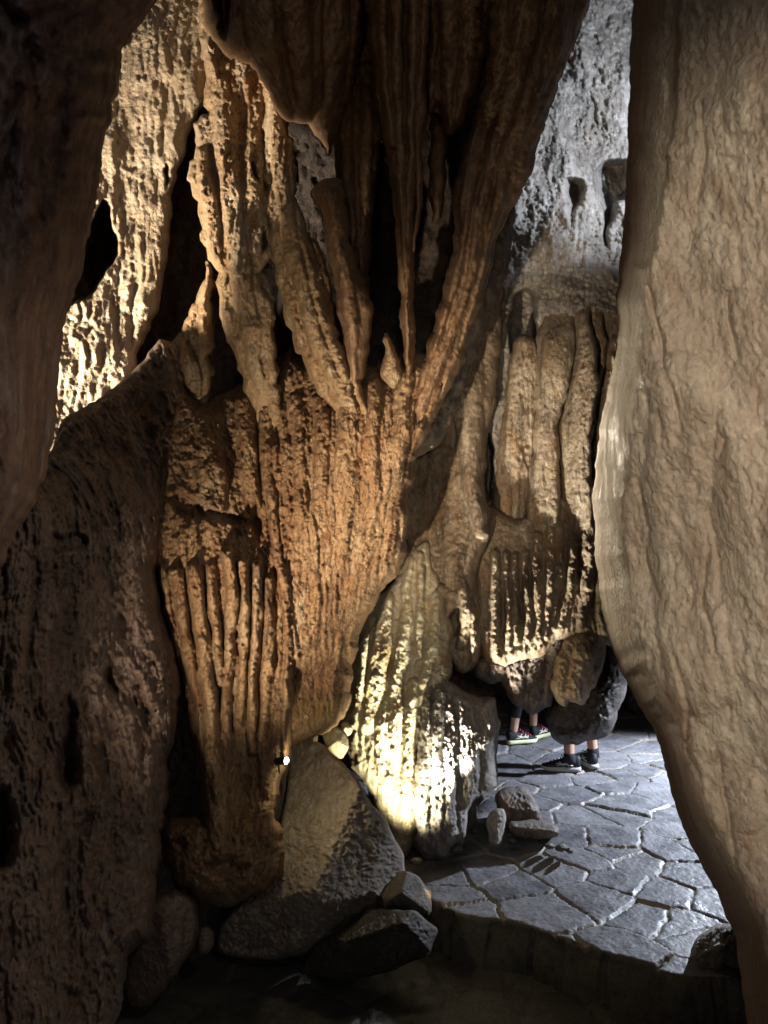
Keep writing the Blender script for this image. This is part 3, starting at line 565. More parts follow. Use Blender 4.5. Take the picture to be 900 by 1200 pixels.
rock('hanging_rock', 'ragged dark brown hanging rock lip over the legs in black leggings', 'hanging rock',
     [(556, 770), (600, 770), (660, 735), (672, 740), (664, 775), (652, 810), (646, 832), (638, 830), (629, 838), (619, 838), (610, 829), (600, 826), (588, 800), (572, 800), (556, 795)],
     [(580, 780, 4.3), (650, 750, 4.5), (625, 835, 4.45)], M_dark, step=1.4, R_px=14, R_m=0.16, thick=0.4,
     flutes=[V((612, 770, 8, .05), (604, 800, 9, .06), (604, 828, 6, .04)), V((632, 765, 9, .05), (624, 800, 9, .07), (624, 836, 6, .04)), V((654, 745, 8, .05), (646, 790, 8, .06), (640, 828, 5, .04)), V((580, 778, 10, .05), (584, 795, 8, .04))],
     lumps=0.03, ribs=0.005, crust=0.014, grain=0.004, sz=0.8)
rock('hanging_rock', 'smooth brown tongue of hanging rock with white lit crust patch', 'hanging rock',
     [(648, 770), (662, 745), (680, 734), (695, 732), (714, 746), (711, 768), (702, 792), (690, 815), (682, 827), (674, 824), (667, 820), (660, 832), (652, 822), (646, 806)],
     [(690, 740, 4.45), (665, 825, 4.2)], M_buff, step=1.4, R_px=14, R_m=0.14, thick=0.3,
     flutes=[V((690, 742, 16, .05), (682, 780, 14, .06), (670, 818, 8, .03))], lumps=0.02, ribs=0.007, crust=0.007, grain=0.004, sz=0.4)
rock('hanging_boulder', 'black rounded hanging boulder just above the bare legs', 'hanging boulder',
     [(640, 852), (644, 829), (652, 812), (690, 790), (712, 752), (720, 757), (732, 777), (737, 796), (731, 822), (721, 845), (716, 859), (704, 867), (691, 869), (680, 873), (668, 875), (653, 871), (643, 862)],
     [(690, 800, 4.6), (690, 870, 4.6), (730, 800, 4.65)], M_black_rock, step=1.4, R_px=26, R_m=0.3, thick=0.4, lumps=0.05, ribs=0, crust=0.02, grain=0.004, sz=1.0,
     holes=[([(650, 850), (672, 846), (690, 852), (680, 862), (655, 862)], 0.06, 6)])

# lit column foot
F_poly = [(418, 735), (440, 700), (460, 685), (474, 650), (500, 630), (520, 690), (532, 740), (530, 790), (512, 815), (498, 830), (494, 880), (492, 940), (490, 975), (478, 1010), (458, 1010), (446, 970), (438, 932), (412, 900), (401, 870), (398, 840), (408, 800)]
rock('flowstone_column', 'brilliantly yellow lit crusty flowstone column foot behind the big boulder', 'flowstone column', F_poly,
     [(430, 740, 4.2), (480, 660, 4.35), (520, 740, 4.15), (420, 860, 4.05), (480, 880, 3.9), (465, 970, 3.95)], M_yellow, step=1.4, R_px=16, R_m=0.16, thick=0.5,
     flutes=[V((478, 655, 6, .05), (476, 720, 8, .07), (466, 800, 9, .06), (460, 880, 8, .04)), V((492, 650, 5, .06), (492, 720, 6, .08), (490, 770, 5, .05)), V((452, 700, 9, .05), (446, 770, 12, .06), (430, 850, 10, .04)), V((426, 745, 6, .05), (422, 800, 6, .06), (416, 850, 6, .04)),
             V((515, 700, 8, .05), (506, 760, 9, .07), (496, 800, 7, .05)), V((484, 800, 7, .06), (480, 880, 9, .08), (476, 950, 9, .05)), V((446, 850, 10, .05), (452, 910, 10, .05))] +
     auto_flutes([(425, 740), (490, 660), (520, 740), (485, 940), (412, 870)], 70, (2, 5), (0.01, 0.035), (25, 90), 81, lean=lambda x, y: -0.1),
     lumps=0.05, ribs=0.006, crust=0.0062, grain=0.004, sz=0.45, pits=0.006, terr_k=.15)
rock('ribbed_rock', 'rough grey rock with brown ribs at its left and cold lit face by the path', 'rock',
     [(494, 800), (512, 792), (528, 799), (550, 812), (566, 818), (581, 814), (587, 850), (580, 895), (587, 918), (573, 931), (562, 945), (556, 975), (540, 1000), (522, 1014), (498, 1010), (480, 985), (482, 958), (484, 905), (490, 850)],
     [(500, 800, 3.95), (560, 815, 4.15), (520, 880, 3.85), (580, 900, 4.15), (500, 980, 3.85), (540, 990, 3.95)], M_grey, step=1.4, R_px=20, R_m=0.2, thick=0.5,
     flutes=[V((500, 800, 7, .06), (497, 870, 8, .08), (494, 960, 8, .06)), V((516, 800, 7, .06), (512, 870, 8, .08), (512, 980, 8, .06)), V((530, 830, 8, .05), (528, 900, 9, .07), (526, 985, 8, .05)), V((548, 815, 14, .06), (552, 870, 14, .07), (548, 940, 8, .04)), V((574, 820, 8, .06), (572, 870, 8, .07), (574, 920, 8, .04))] +
     auto_flutes([(495, 805), (575, 820), (570, 920), (520, 990), (490, 950)], 36, (2, 5), (0.01, 0.035), (20, 80), 82),
     holes=[([(468, 958), (484, 950), (492, 965), (488, 985), (474, 992)], 0.3, 6), ([(544, 946), (566, 930), (572, 950), (560, 985), (544, 985)], 0.35, 7)],
     lumps=0.05, ribs=0.008, crust=0.011, grain=0.006, sz=0.6, pits=0.012)

# ------------------------------------------------------------------ loose rocks and boulders
def faceted(name, label, cat, poly, depth, faces, mat, step=1.5, crust=0.006, R_m=0.06, R_px=6, thick=0.4, group=None, lumps=0.018, round_=0.0035):
    """boulder with flat broken faces: each face (x, y, d, slope x, slope y in m per 100 px) is a plane; the nearest envelope is kept"""
    def fn(px, py):
        ds = [f[2] + (px - f[0]) / 100 * f[3] + (py - f[1]) / 100 * f[4] for f in faces]
        k = round_
        m = np.max(ds, axis=0)
        s = m + k * np.log(sum(np.exp((d - m) / k) for d in ds))
        return s - depth
    return rock(name, label, cat, poly, [(0, 0, depth)], mat, step=step, R_px=R_px, R_m=R_m, thick=thick, lumps=lumps, ribs=0, crust=crust, grain=0.0022, sz=1.0, fn=fn, group=group, wig=1.3, terr_k=.8)

faceted('boulder', 'big angular grey boulder leaning below the column, its upper left face in yellow light', 'boulder',
     [(341, 888), (357, 871), (373, 868), (384, 876), (405, 896), (427, 928), (453, 965), (474, 1003), (472, 1030), (459, 1056), (427, 1077), (395, 1104), (363, 1117), (320, 1126), (283, 1122), (256, 1118), (255, 1085), (285, 1050), (318, 1010), (330, 950)],
     3.3, [(372, 960, 3.16, -0.26, -0.30), (400, 945, 3.15, 0.36, -0.10), (365, 885, 3.42, 0.0, -0.9), (330, 1085, 3.08, -0.14, 0.20), (380, 1100, 3.14, 0.25, 0.8), (440, 1010, 3.22, 0.9, 0.1), (280, 1085, 3.12, -0.5, 0.1), (420, 1060, 3.16, 0.5, 0.5), (310, 1020, 3.2, -0.3, -.4)],
     M_boulder, step=1.3, crust=0.008, lumps=0.03, thick=0.26)
faceted('boulder', 'dark low boulder at the bottom left edge beneath the stone bulb', 'boulder',
     [(186, 1045), (205, 1040), (222, 1050), (232, 1062), (235, 1085), (228, 1110), (214, 1130), (195, 1160), (170, 1182), (150, 1178), (146, 1140), (160, 1100), (172, 1060)],
     2.75, [(195, 1100, 2.7, 0.3, 0.02), (195, 1100, 2.7, -0.2, 0.1), (195, 1060, 2.72, 0, -0.3)], M_umber, lumps=0.03)
SR = 'loose rocks along the path'
faceted('loose_rock', 'dark wedge shaped rock added between the big boulder and the edge of the path to block light', 'loose rock', [(436, 1072), (446, 1046), (470, 1018), (488, 1024), (507, 1046), (504, 1072), (470, 1084)],
     3.22, [(472, 1040, 3.15, -0.5, -0.5), (472, 1040, 3.15, 0.6, -0.2), (475, 1050, 3.15, 0.1, 0.5), (455, 1060, 3.17, -0.9, 0.2)], M_dark, step=1.2, R_px=3, R_m=0.03, thick=0.12, crust=.006, group=SR)  # rock put here to keep the path floodlight off the lower floor
faceted('loose_rock', 'flat black rock added in front of the big boulder to stop stray light', 'loose rock', [(350, 1142), (366, 1106), (398, 1092), (430, 1064), (486, 1066), (514, 1090), (506, 1116), (452, 1140), (400, 1150)],
     3.08, [(430, 1085, 3.03, -0.15, -0.7), (440, 1100, 3.0, 0.2, 0.35), (390, 1110, 3.02, -0.5, 0.1), (480, 1090, 3.03, 0.7, -.1)], M_black_rock, step=1.3, R_px=3, R_m=0.03, thick=0.15, crust=.006, group=SR)  # extra rock, blocks path light leaking past the boulder foot
faceted('loose_rock', 'small pale brown upright stone wedged beside the dark low boulder', 'loose rock', [(229, 1090), (240, 1082), (252, 1092), (253, 1110), (240, 1120), (229, 1118)],
     2.9, [(240, 1100, 2.88, 0.5, 0.1), (240, 1100, 2.88, -0.4, 0.0)], M_boulder, step=1.3, R_px=6, R_m=0.05, thick=0.12, group=SR)
faceted('loose_rock', 'dark slanted rock slab at the far edge of the path left of the bare legs', 'loose rock', [(579, 930), (592, 922), (612, 920), (624, 932), (632, 950), (640, 968), (610, 975), (585, 968)],
     4.25, [(610, 945, 4.2, 0.2, -0.6), (610, 955, 4.2, 0.1, 0.3), (590, 945, 4.2, -0.5, 0)], M_dark, step=1.3, R_px=8, R_m=0.08, thick=0.3, group=SR)
faceted('loose_rock', 'upright squared grey stone under the ribbed grey rock', 'loose rock', [(572, 952), (582, 946), (594, 950), (592, 975), (588, 992), (574, 990), (570, 970)],
     3.95, [(582, 970, 3.92, 0.6, 0.05), (582, 970, 3.92, -0.5, 0.0), (582, 955, 3.92, 0, -0.5)], M_grey, step=1.3, R_px=5, R_m=0.05, thick=0.15, group=SR)
faceted('loose_rock', 'low wet grey rock lying in front of the dark slanted slab', 'loose rock', [(596, 962), (620, 958), (645, 962), (657, 972), (655, 982), (625, 984), (598, 980)],
     4.1, [(620, 970, 4.05, 0.15, -0.9), (620, 974, 4.05, 0.0, 0.4)], M_dark, step=1.3, R_px=6, R_m=0.06, thick=0.25, group=SR)
rr = random.Random(5)
for i, (x, y, s, lb) in enumerate([(644, 990, 8, 'small black stone, left one of the trio on the paving'), (657, 993, 10, 'jagged black stone, middle and tallest of the trio on the paving'), (668, 996, 7, 'small black stone, right one of the trio on the paving'), (600, 985, 9, 'small dark stone beside the upright squared stone'),
                                   (536, 995, 12, 'rounded dark stone at the foot of the ribbed grey rock'), (488, 1008, 10, 'small ochre stone beside the edge of the big boulder'), (556, 975, 10, 'dark stone in the black gap under the ribbed rock')]):
    p = [(x + s * (1 + rr.uniform(-.2, .2)) * math.cos(a), y + s * 0.62 * (1 + rr.uniform(-.2, .2)) * math.sin(a)) for a in [k * math.pi / 4 for k in range(8)]]
    d = 3.85 + (1000 - y) * 0.012
    faceted('loose_rock', lb, 'loose rock', p, d, [(x, y, d - .03, 0.6, -0.3), (x, y, d - .03, -0.5, -0.2), (x, y, d - .03, 0.1, 0.6)], M_yellow if 'ochre' in lb else M_dark, step=1.0, R_px=4, R_m=0.04, thick=0.1, group=SR, lumps=0.02)
faceted('loose_rock', 'rubbly grey rock tucked against the foot of the tan pillar', 'loose rock', [(806, 1118), (818, 1098), (838, 1084), (858, 1080), (890, 1086), (890, 1150), (860, 1150), (838, 1140), (820, 1136)],
     2.9, [(845, 1105, 2.8, -0.2, -0.5), (845, 1115, 2.8, 0.1, 0.4)], M_grey, step=1.3, R_px=8, R_m=0.08, thick=0.25, crust=0.016, group=SR)
for lb, p, d in [('yellow lit rubble stone wedged at the top of the big boulder', [(376, 858), (392, 850), (406, 858), (410, 876), (400, 892), (384, 880)], 3.75),
                 ('small yellow lit stone lying against the glowing column foot', [(398, 846), (408, 842), (414, 856), (408, 866), (400, 860)], 3.85),
                 ('flat pale stone in yellow light right of the big boulder foot', [(462, 1040), (474, 1028), (484, 1030), (482, 1046), (470, 1052)], 3.55)]:
    cx, cy = np.mean(p, 0)
    faceted('loose_rock', lb, 'loose rock', p, d, [(cx, cy, d - .03, 0.6, -0.4), (cx, cy, d - .03, -0.5, -0.2), (cx, cy, d - .03, 0.1, 0.6)], M_yellow, step=1.1, R_px=4, R_m=0.04, thick=0.12, group=SR, lumps=0.02)

# ------------------------------------------------------------------ floor: two levels of flagstones
def flag_mat(name, c1, c2, joint):
    m, nt, b = node_mat(name); N = nt.nodes; L = nt.links
    tc = N.new('ShaderNodeTexCoord'); at_ = N.new('ShaderNodeAttribute'); at_.attribute_name = 'tint'
    jt = N.new('ShaderNodeAttribute'); jt.attribute_name = 'joint'
    def mixc(f, a, c):
        x = N.new('ShaderNodeMix'); x.data_type = 'RGBA'; L.new(f, x.inputs[0])
        for s, v in ((6, a), (7, c)):
            if hasattr(v, 'is_output'): L.new(v, x.inputs[s])
            else: x.inputs[s].default_value = (*v, 1)
        return x.outputs[2]
    n1 = N.new('ShaderNodeTexNoise'); n1.inputs['Scale'].default_value = 7; n1.inputs['Detail'].default_value = 9; n1.inputs['Roughness'].default_value = .65; L.new(tc.outputs['Object'], n1.inputs[0])
    n2 = N.new('ShaderNodeTexNoise'); n2.inputs['Scale'].default_value = 70; n2.inputs['Detail'].default_value = 5; L.new(tc.outputs['Object'], n2.inputs[0])
    col = mixc(at_.outputs['Fac'], c1, c2)
    mr = N.new('ShaderNodeMapRange'); mr.inputs[1].default_value = .4; mr.inputs[2].default_value = .7; mr.inputs[4].default_value = .55; L.new(n1.outputs[0], mr.inputs[0])
    col = mixc(mr.outputs[0], col, tuple(v * 1.5 for v in c2))
    mr2 = N.new('ShaderNodeMapRange'); mr2.inputs[1].default_value = .52; mr2.inputs[2].default_value = .7; mr2.inputs[4].default_value = .6; L.new(n2.outputs[0], mr2.inputs[0])
    col = mixc(mr2.outputs[0], col, tuple(v * .5 for v in c1))
    col = mixc(jt.outputs['Fac'], col, joint)
    L.new(col, b.inputs['Base Color'])
    r = N.new('ShaderNodeMapRange'); r.inputs[1].default_value = .35; r.inputs[2].default_value = .65; r.inputs[3].default_value = .38; r.inputs[4].default_value = .7; L.new(n1.outputs[0], r.inputs[0]); L.new(r.outputs[0], b.inputs['Roughness'])
    b.inputs['Specular IOR Level'].default_value = .45
    bp = N.new('ShaderNodeBump'); bp.inputs['Strength'].default_value = .5; bp.inputs['Distance'].default_value = .006; L.new(n2.outputs[0], bp.inputs['Height']); L.new(bp.outputs[0], b.inputs['Normal'])
    return m
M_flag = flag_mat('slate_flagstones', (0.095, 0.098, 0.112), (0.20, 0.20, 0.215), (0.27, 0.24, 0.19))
M_flag2 = flag_mat('shaded_flagstones', (0.05, 0.046, 0.042), (0.075, 0.07, 0.062), (0.10, 0.09, 0.075))  # darker copy of the path stones: the lower floor's shade as colour

M_riser = flag_mat('brown_shaded_riser', (0.045, 0.04, 0.032), (0.085, 0.075, 0.058), (0.13, 0.11, 0.08))  # brown riser stones, darkened so the riser's shade is in the colour
fr = np.random.RandomState(11)
sx, sy = 0.31, 0.26
SEEDS = []
for i in range(-18, 24):
    for j in range(0, 46):
        SEEDS.append(((i + 0.5 * (j % 2)) * sx + fr.uniform(-.155, .155), j * sy + fr.uniform(-.13, .13)))
SEEDS = np.array(SEEDS); STINT = fr.uniform(0, 1, len(SEEDS)); SH = fr.uniform(-.008, .008, len(SEEDS)); STX = fr.uniform(-.035, .035, (len(SEEDS), 2))
JLIGHT = fr.uniform(0, 1, len(SEEDS))
def flags(x, y):
    """height offset, per stone tint and joint mask of irregular flagstones"""
    P = np.c_[x, y, np.zeros(len(x))]
    wx = x + .03 * NZ(P * 3.0 + 9) + .012 * NZ(P * 14 + 3); wy = y + .03 * NZ(P * 3.0 + 31) + .012 * NZ(P * 14 + 17)
    H = np.zeros(len(x)); T = np.zeros(len(x)); J = np.zeros(len(x))
    for s in range(0, len(x), 20000):
        a = slice(s, s + 20000)
        d2 = (wx[a, None] - SEEDS[None, :, 0]) ** 2 + ((wy[a, None] - SEEDS[None, :, 1])) ** 2
        ii = np.argpartition(d2, 2, axis=1)[:, :3]
        dd = np.take_along_axis(d2, ii, 1); o = np.argsort(dd, 1); ii = np.take_along_axis(ii, o, 1)
        A = SEEDS[ii[:, 0]]; B = SEEDS[ii[:, 1]]; C = SEEDS[ii[:, 2]]
        p = np.c_[wx[a], wy[a]]
        def bd(S): return ((S + A) / 2 - p) @ np.zeros(2) if False else (((A + S) / 2 - p) * (S - A)).sum(1) / np.linalg.norm(S - A, axis=1)
        e = np.minimum(bd(B), bd(C))
        k = ii[:, 0]
        loc = p - A
        H[a] = SH[k] + (STX[k] * loc).sum(1) - .011 * (1 - sstep((e - .004) / .005)) - .0008 * (1 - sstep(e / .03))
        T[a] = STINT[k]; J[a] = (1 - sstep((e - .006) / .008)) * (0.35 + 0.65 * (np.minimum(JLIGHT[k], JLIGHT[ii[:, 1]]) > .30))
    H = H + .006 * fbm(P, 4, 3, 1, 2) + .0022 * billow(P, 30, 2, 1, 4) + .03 * fbm(P, .9, 1, 1, 6)
    return H, T, J

Z_UP, Z_LO = 0.10, -0.13
edge_px = [(430, 1020), (470, 1030), (500, 1052), (540, 1066), (580, 1074), (620, 1086), (660, 1100), (700, 1118), (740, 1130), (772, 1142), (800, 1150), (840, 1152), (900, 1158)]
edge = [on_floor(x, y, Z_UP)[:2] for x, y in edge_px]
path_poly = [tuple(edge[0] + np.array([-.6, .4]))] + [tuple(e) for e in edge] + [tuple(edge[-1] + np.array([1.0, -.1])), (2.9, 9.2), (-.4, 9.2), (-.6, 5.0)]

def floor_mesh(name, poly, z, step, mat, skirt=None, wig=True):
    p = []
    for i in range(len(poly)):
        a = np.array(poly[i], float); b = np.array(poly[(i + 1) % len(poly)], float); k = max(1, int(np.linalg.norm(b - a) / .03))
        for j in range(k): p.append(a + (b - a) * j / k)
    p = np.array(p)
    if wig:
        q = np.c_[p * 5, np.zeros(len(p))]; p = p + .034 * np.c_[NZ(q * .8), NZ(q * .8 + 9)] + .008 * np.c_[NZ(q * 5), NZ(q * 5 + 9)]
    gx = np.arange(p[:, 0].min(), p[:, 0].max() + step, step)
    gy = [p[:, 1].min()]
    while gy[-1] < p[:, 1].max(): gy.append(gy[-1] + step * max(1, (gy[-1] / 4.2)))
    X, Y = np.meshgrid(gx, np.array(gy))
    IN = inside(p, X, Y)
    cell = IN[:-1, :-1] & IN[1:, :-1] & IN[:-1, 1:] & IN[1:, 1:]
    cnt = np.zeros(X.shape, int); cnt[:-1, :-1] += cell; cnt[1:, :-1] += cell; cnt[:-1, 1:] += cell; cnt[1:, 1:] += cell
    used = cnt > 0; idx = -np.ones(X.shape, int); idx[used] = np.arange(used.sum())
    q = np.stack([idx[:-1, :-1], idx[:-1, 1:], idx[1:, 1:], idx[1:, :-1]], -1)[cell]
    x, y = X[used].copy(), Y[used].copy(); ed = cnt[used] < 4
    d, bx, by = seg_dist(p, x[ed], y[ed], near=True)
    ok = d < step * 2.5; x[ed] = np.where(ok, bx, x[ed]); y[ed] = np.where(ok, by, y[ed])
    H, T, J = flags(x, y)
    Vv = np.c_[x, y, z + H]
    if skirt:
        # rounded nosing, then the riser down to the lower floor: copies of the rim vertices
        ids = np.where(ed)[0]
        cnt_e = {}
        for f in q:
            for a, b in ((f[0], f[1]), (f[1], f[2]), (f[2], f[3]), (f[3], f[0])):
                if ed[a] and ed[b]: cnt_e[(a, b)] = 1
        rim = [(a, b) for (a, b) in cnt_e if (b, a) not in cnt_e]
        lv = 9; maps = [dict(zip(ids, ids))]
        out = np.zeros((len(x), 2)); 
        for a, b in rim:
            t = Vv[b, :2] - Vv[a, :2]; nrm = np.array([t[1], -t[0]]); nrm /= np.linalg.norm(nrm) + 1e-9
            out[a] += nrm; out[b] += nrm
        out /= np.linalg.norm(out, axis=1)[:, None] + 1e-9
        ex = []; T2 = [T]; J2 = [J]; base = len(x)
        for l in range(1, lv + 1):
            s = l / lv
            pz = Vv[ids, 2] - skirt * s
            P3 = np.c_[x[ids], y[ids], pz]
            # courses of stone in the riser: blocks cut by upright joints
            u = (x[ids] * 0.8 - y[ids] * 0.6) * 2.7 + .3 * NZ(P3 * 2)
            fu = np.abs(u - np.round(u)) / 2.7
            off = .012 * math.sin(s * math.pi) + .012 * NZ(P3 * 7) + .008 * NZ(P3 * 25) + .018 * np.sin(np.round(u) * 5.1) - .03 * (fu < .014)
            ex.append(np.c_[x[ids] + out[ids, 0] * off, y[ids] + out[ids, 1] * off, pz])
            maps.append(dict(zip(ids, base + (l - 1) * len(ids) + np.arange(len(ids)))))
            T2.append(.4 + .4 * np.sin(np.round(u) * 3.3)); J2.append((fu < .012) * 1.0)
        Vv = np.r_[Vv, np.concatenate(ex)]; T = np.concatenate(T2); J = np.concatenate(J2)
        sk = [(a2[b], a2[a], b2[a], b2[b]) for a2, b2 in zip(maps[:-1], maps[1:]) for a, b in rim]
        q = np.r_[q, np.array(sk)]
    o = make_mesh(name, Vv, q, mat, tint=T, origin=np.array([0, 0, z]))
    if skirt:
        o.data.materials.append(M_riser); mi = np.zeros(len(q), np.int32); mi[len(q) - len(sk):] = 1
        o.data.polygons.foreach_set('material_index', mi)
    at2 = o.data.attributes.new('joint', 'FLOAT', 'POINT'); at2.data.foreach_set('value', J.astype(np.float32))
    tag(o, kind='structure')
    return o
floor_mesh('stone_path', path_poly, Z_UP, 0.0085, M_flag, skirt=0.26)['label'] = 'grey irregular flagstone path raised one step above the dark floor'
floor_mesh('stone_floor', [(-3.5, -1.0), (3.5, -1.0), (3.5, 4.2), (-3.5, 4.2)], Z_LO, 0.02, M_flag2, wig=False)['label'] = 'flagstone floor at the bottom, its deep shade put into the dark colour'

# ------------------------------------------------------------------ the cave around it all
def shell():
    nu, nv = 120, 150
    u = np.linspace(0, 1, nu); v = np.linspace(0, 1, nv)
    Uu, Vv = np.meshgrid(u, v)
    a = math.pi * (1.06 - 1.12 * Uu)
    y = -2.2 + 12.2 * np.minimum(Vv / .8, 1)
    s = np.where(Vv > .8, np.sqrt(np.clip(1 - ((Vv - .8) / .2) ** 2, 0, 1)), 1.0)
    y = y + np.where(Vv > .8, (1 - s) * 0.4, 0)
    x = .5 + 4.6 * np.cos(a) * s; z = 0.2 + 6.0 * np.sin(a) * s
    P = np.c_[x.ravel(), y.ravel(), z.ravel()]
    n = .5 * fbm(P, .6, 3, .7, 3) + .12 * billow(P, 2.2, 3, .5, 5)
    c = P - np.array([.5, 0, .2]); c[:, 1] = 0; c /= np.linalg.norm(c, axis=1)[:, None] + 1e-6
    P = P - c * n[:, None]; P[:, 1] -= n * (Vv.ravel() > .8)
    idx = np.arange(nu * nv).reshape(nv, nu)
    q = np.stack([idx[:-1, :-1], idx[1:, :-1], idx[1:, 1:], idx[:-1, 1:]], -1).reshape(-1, 4)
    o = make_mesh('cave_chamber', P, q, M_dark); tag(o, 'dark rough rock chamber of the cave enclosing the passage', kind='structure')
shell()
def ground():
    g = np.linspace(0, 1, 160); X, Y = np.meshgrid(-7 + 15 * g, -4 + 17 * g)
    P = np.c_[X.ravel(), Y.ravel(), np.zeros(X.size)]
    P[:, 2] = -.26 + .05 * fbm(P, 1.3, 3, 1, 9)
    far = np.clip((P[:, 1] - 8.5) / 2, 0, 1); P[:, 2] += far * .9
    side = np.clip((-1.0 - P[:, 0]) / 1.0, 0, 1) * (P[:, 1] > 4.4); P[:, 2] += side * .8
    idx = np.arange(X.size).reshape(X.shape)
    q = np.stack([idx[:-1, :-1], idx[:-1, 1:], idx[1:, 1:], idx[1:, :-1]], -1).reshape(-1, 4)
    tag(make_mesh('cave_ground', P, q, M_dark), 'uneven bare rock ground of the cave', kind='structure')
ground()
# dark rock closing the passage at the far right, and at the far end
faceted('rock_bank', 'dark grey rock bank at the end of the path right of the hanging boulder', 'rock bank',
        [(725, 770), (760, 760), (820, 740), (900, 760), (900, 900), (800, 880), (775, 866), (760, 850), (738, 838), (728, 820)],
        7.6, [(760, 830, 7.4, -.3, -.5), (760, 830, 7.4, .2, .3)], M_dark, step=1.8, R_px=12, R_m=.2, thick=.8, crust=.03, lumps=.1)
faceted('rock_bank', 'dim rock bank at the back of the passage behind the legs in leggings', 'rock bank',
        [(520, 640), (760, 640), (760, 790), (700, 822), (640, 826), (590, 830), (560, 836), (520, 830)],
        8.3, [(640, 780, 8.2, -.2, -.3), (640, 780, 8.2, .2, .1)], M_dark, step=2.2, R_px=12, R_m=.2, thick=.8, crust=.03, lumps=.12)

# ------------------------------------------------------------------ people
def skin(name, pts, edges, mat, parent, sub=2, root=0):
    me = bpy.data.meshes.new(name); me.from_pydata([p[:3] for p in pts], edges, []); me.update()
    o = bpy.data.objects.new(name, me); COL.objects.link(o)
    sk = o.modifiers.new('skin', 'SKIN'); sk.use_smooth_shade = True
    for i, p in enumerate(pts):
        d = me.skin_vertices[0].data[i]; r = p[3]; d.radius = (r, p[4] if len(p) > 4 else r)
        d.use_root = (i == root)
    ss = o.modifiers.new('sub', 'SUBSURF'); ss.levels = sub; ss.render_levels = sub
    dg = bpy.context.evaluated_depsgraph_get(); m2 = bpy.data.meshes.new_from_object(o.evaluated_get(dg))
    o.modifiers.clear(); o.data = m2; m2.name = name; bpy.data.meshes.remove(me)
    m2.materials.clear(); m2.materials.append(mat)
    for p in m2.polygons: p.use_smooth = True
    if parent: o.parent = parent
    return o

M_skin = plain('skin', (0.55, 0.36, 0.28), .5, .4); M_skin2 = plain('warm_skin', (0.42, 0.26, 0.19), .5, .4)
M_leg = plain('black_leggings', (0.022, 0.024, 0.032), .6); M_cloth = plain('dark_cloth', (0.04, 0.045, 0.06), .9); M_cloth2 = plain('grey_cloth', (0.16, 0.16, 0.17), .9)
M_hair = plain('dark_hair', (0.03, 0.02, 0.015), .5); M_shoe = plain('black_shoe', (0.016, 0.018, 0.024), .65); M_sole = plain('pale_sole', (0.62, 0.64, 0.42), .6)
M_white = plain('white_rubber', (0.5, 0.52, 0.55), .6); M_pink = plain('pink_lace', (0.65, 0.10, 0.18), .7); M_stripe = plain('pale_stripe', (0.72, 0.74, 0.6), .5); M_sock = plain('black_sock', (0.02, 0.02, 0.024), .9)
M_eye = plain('eye', (0.03, 0.02, 0.02), .2)

def loft(secs, cap=True):
    """rings of equal length -> verts, faces"""
    n = len(secs[0]); Vs = [p for s in secs for p in s]; Fs = []
    for i in range(len(secs) - 1):
        for j in range(n):
            Fs.append((i * n + j, i * n + (j + 1) % n, (i + 1) * n + (j + 1) % n, (i + 1) * n + j))
    if cap: Fs.append(tuple(range(n))[::-1]); Fs.append(tuple((len(secs) - 1) * n + j for j in range(n)))
    return Vs, Fs

def tube(pts, r, n=8):
    secs = []
    for i, p in enumerate(pts):
        p = Vector(p); a = Vector(pts[max(0, i - 1)]); b = Vector(pts[min(len(pts) - 1, i + 1)])
        t = (b - a).normalized(); u = t.orthogonal().normalized(); w = t.cross(u)
        rr_ = r[i] if isinstance(r, (list, tuple)) else r
        secs.append([tuple(p + (u * math.cos(k * 2 * math.pi / n) + w * math.sin(k * 2 * math.pi / n)) * rr_) for k in range(n)])
    return loft(secs)

def xf(Vs, pos, rot):
    c, s = math.cos(rot), math.sin(rot)
    return [(pos[0] + c * x - s * y, pos[1] + s * x + c * y, pos[2] + z) for x, y, z in Vs]

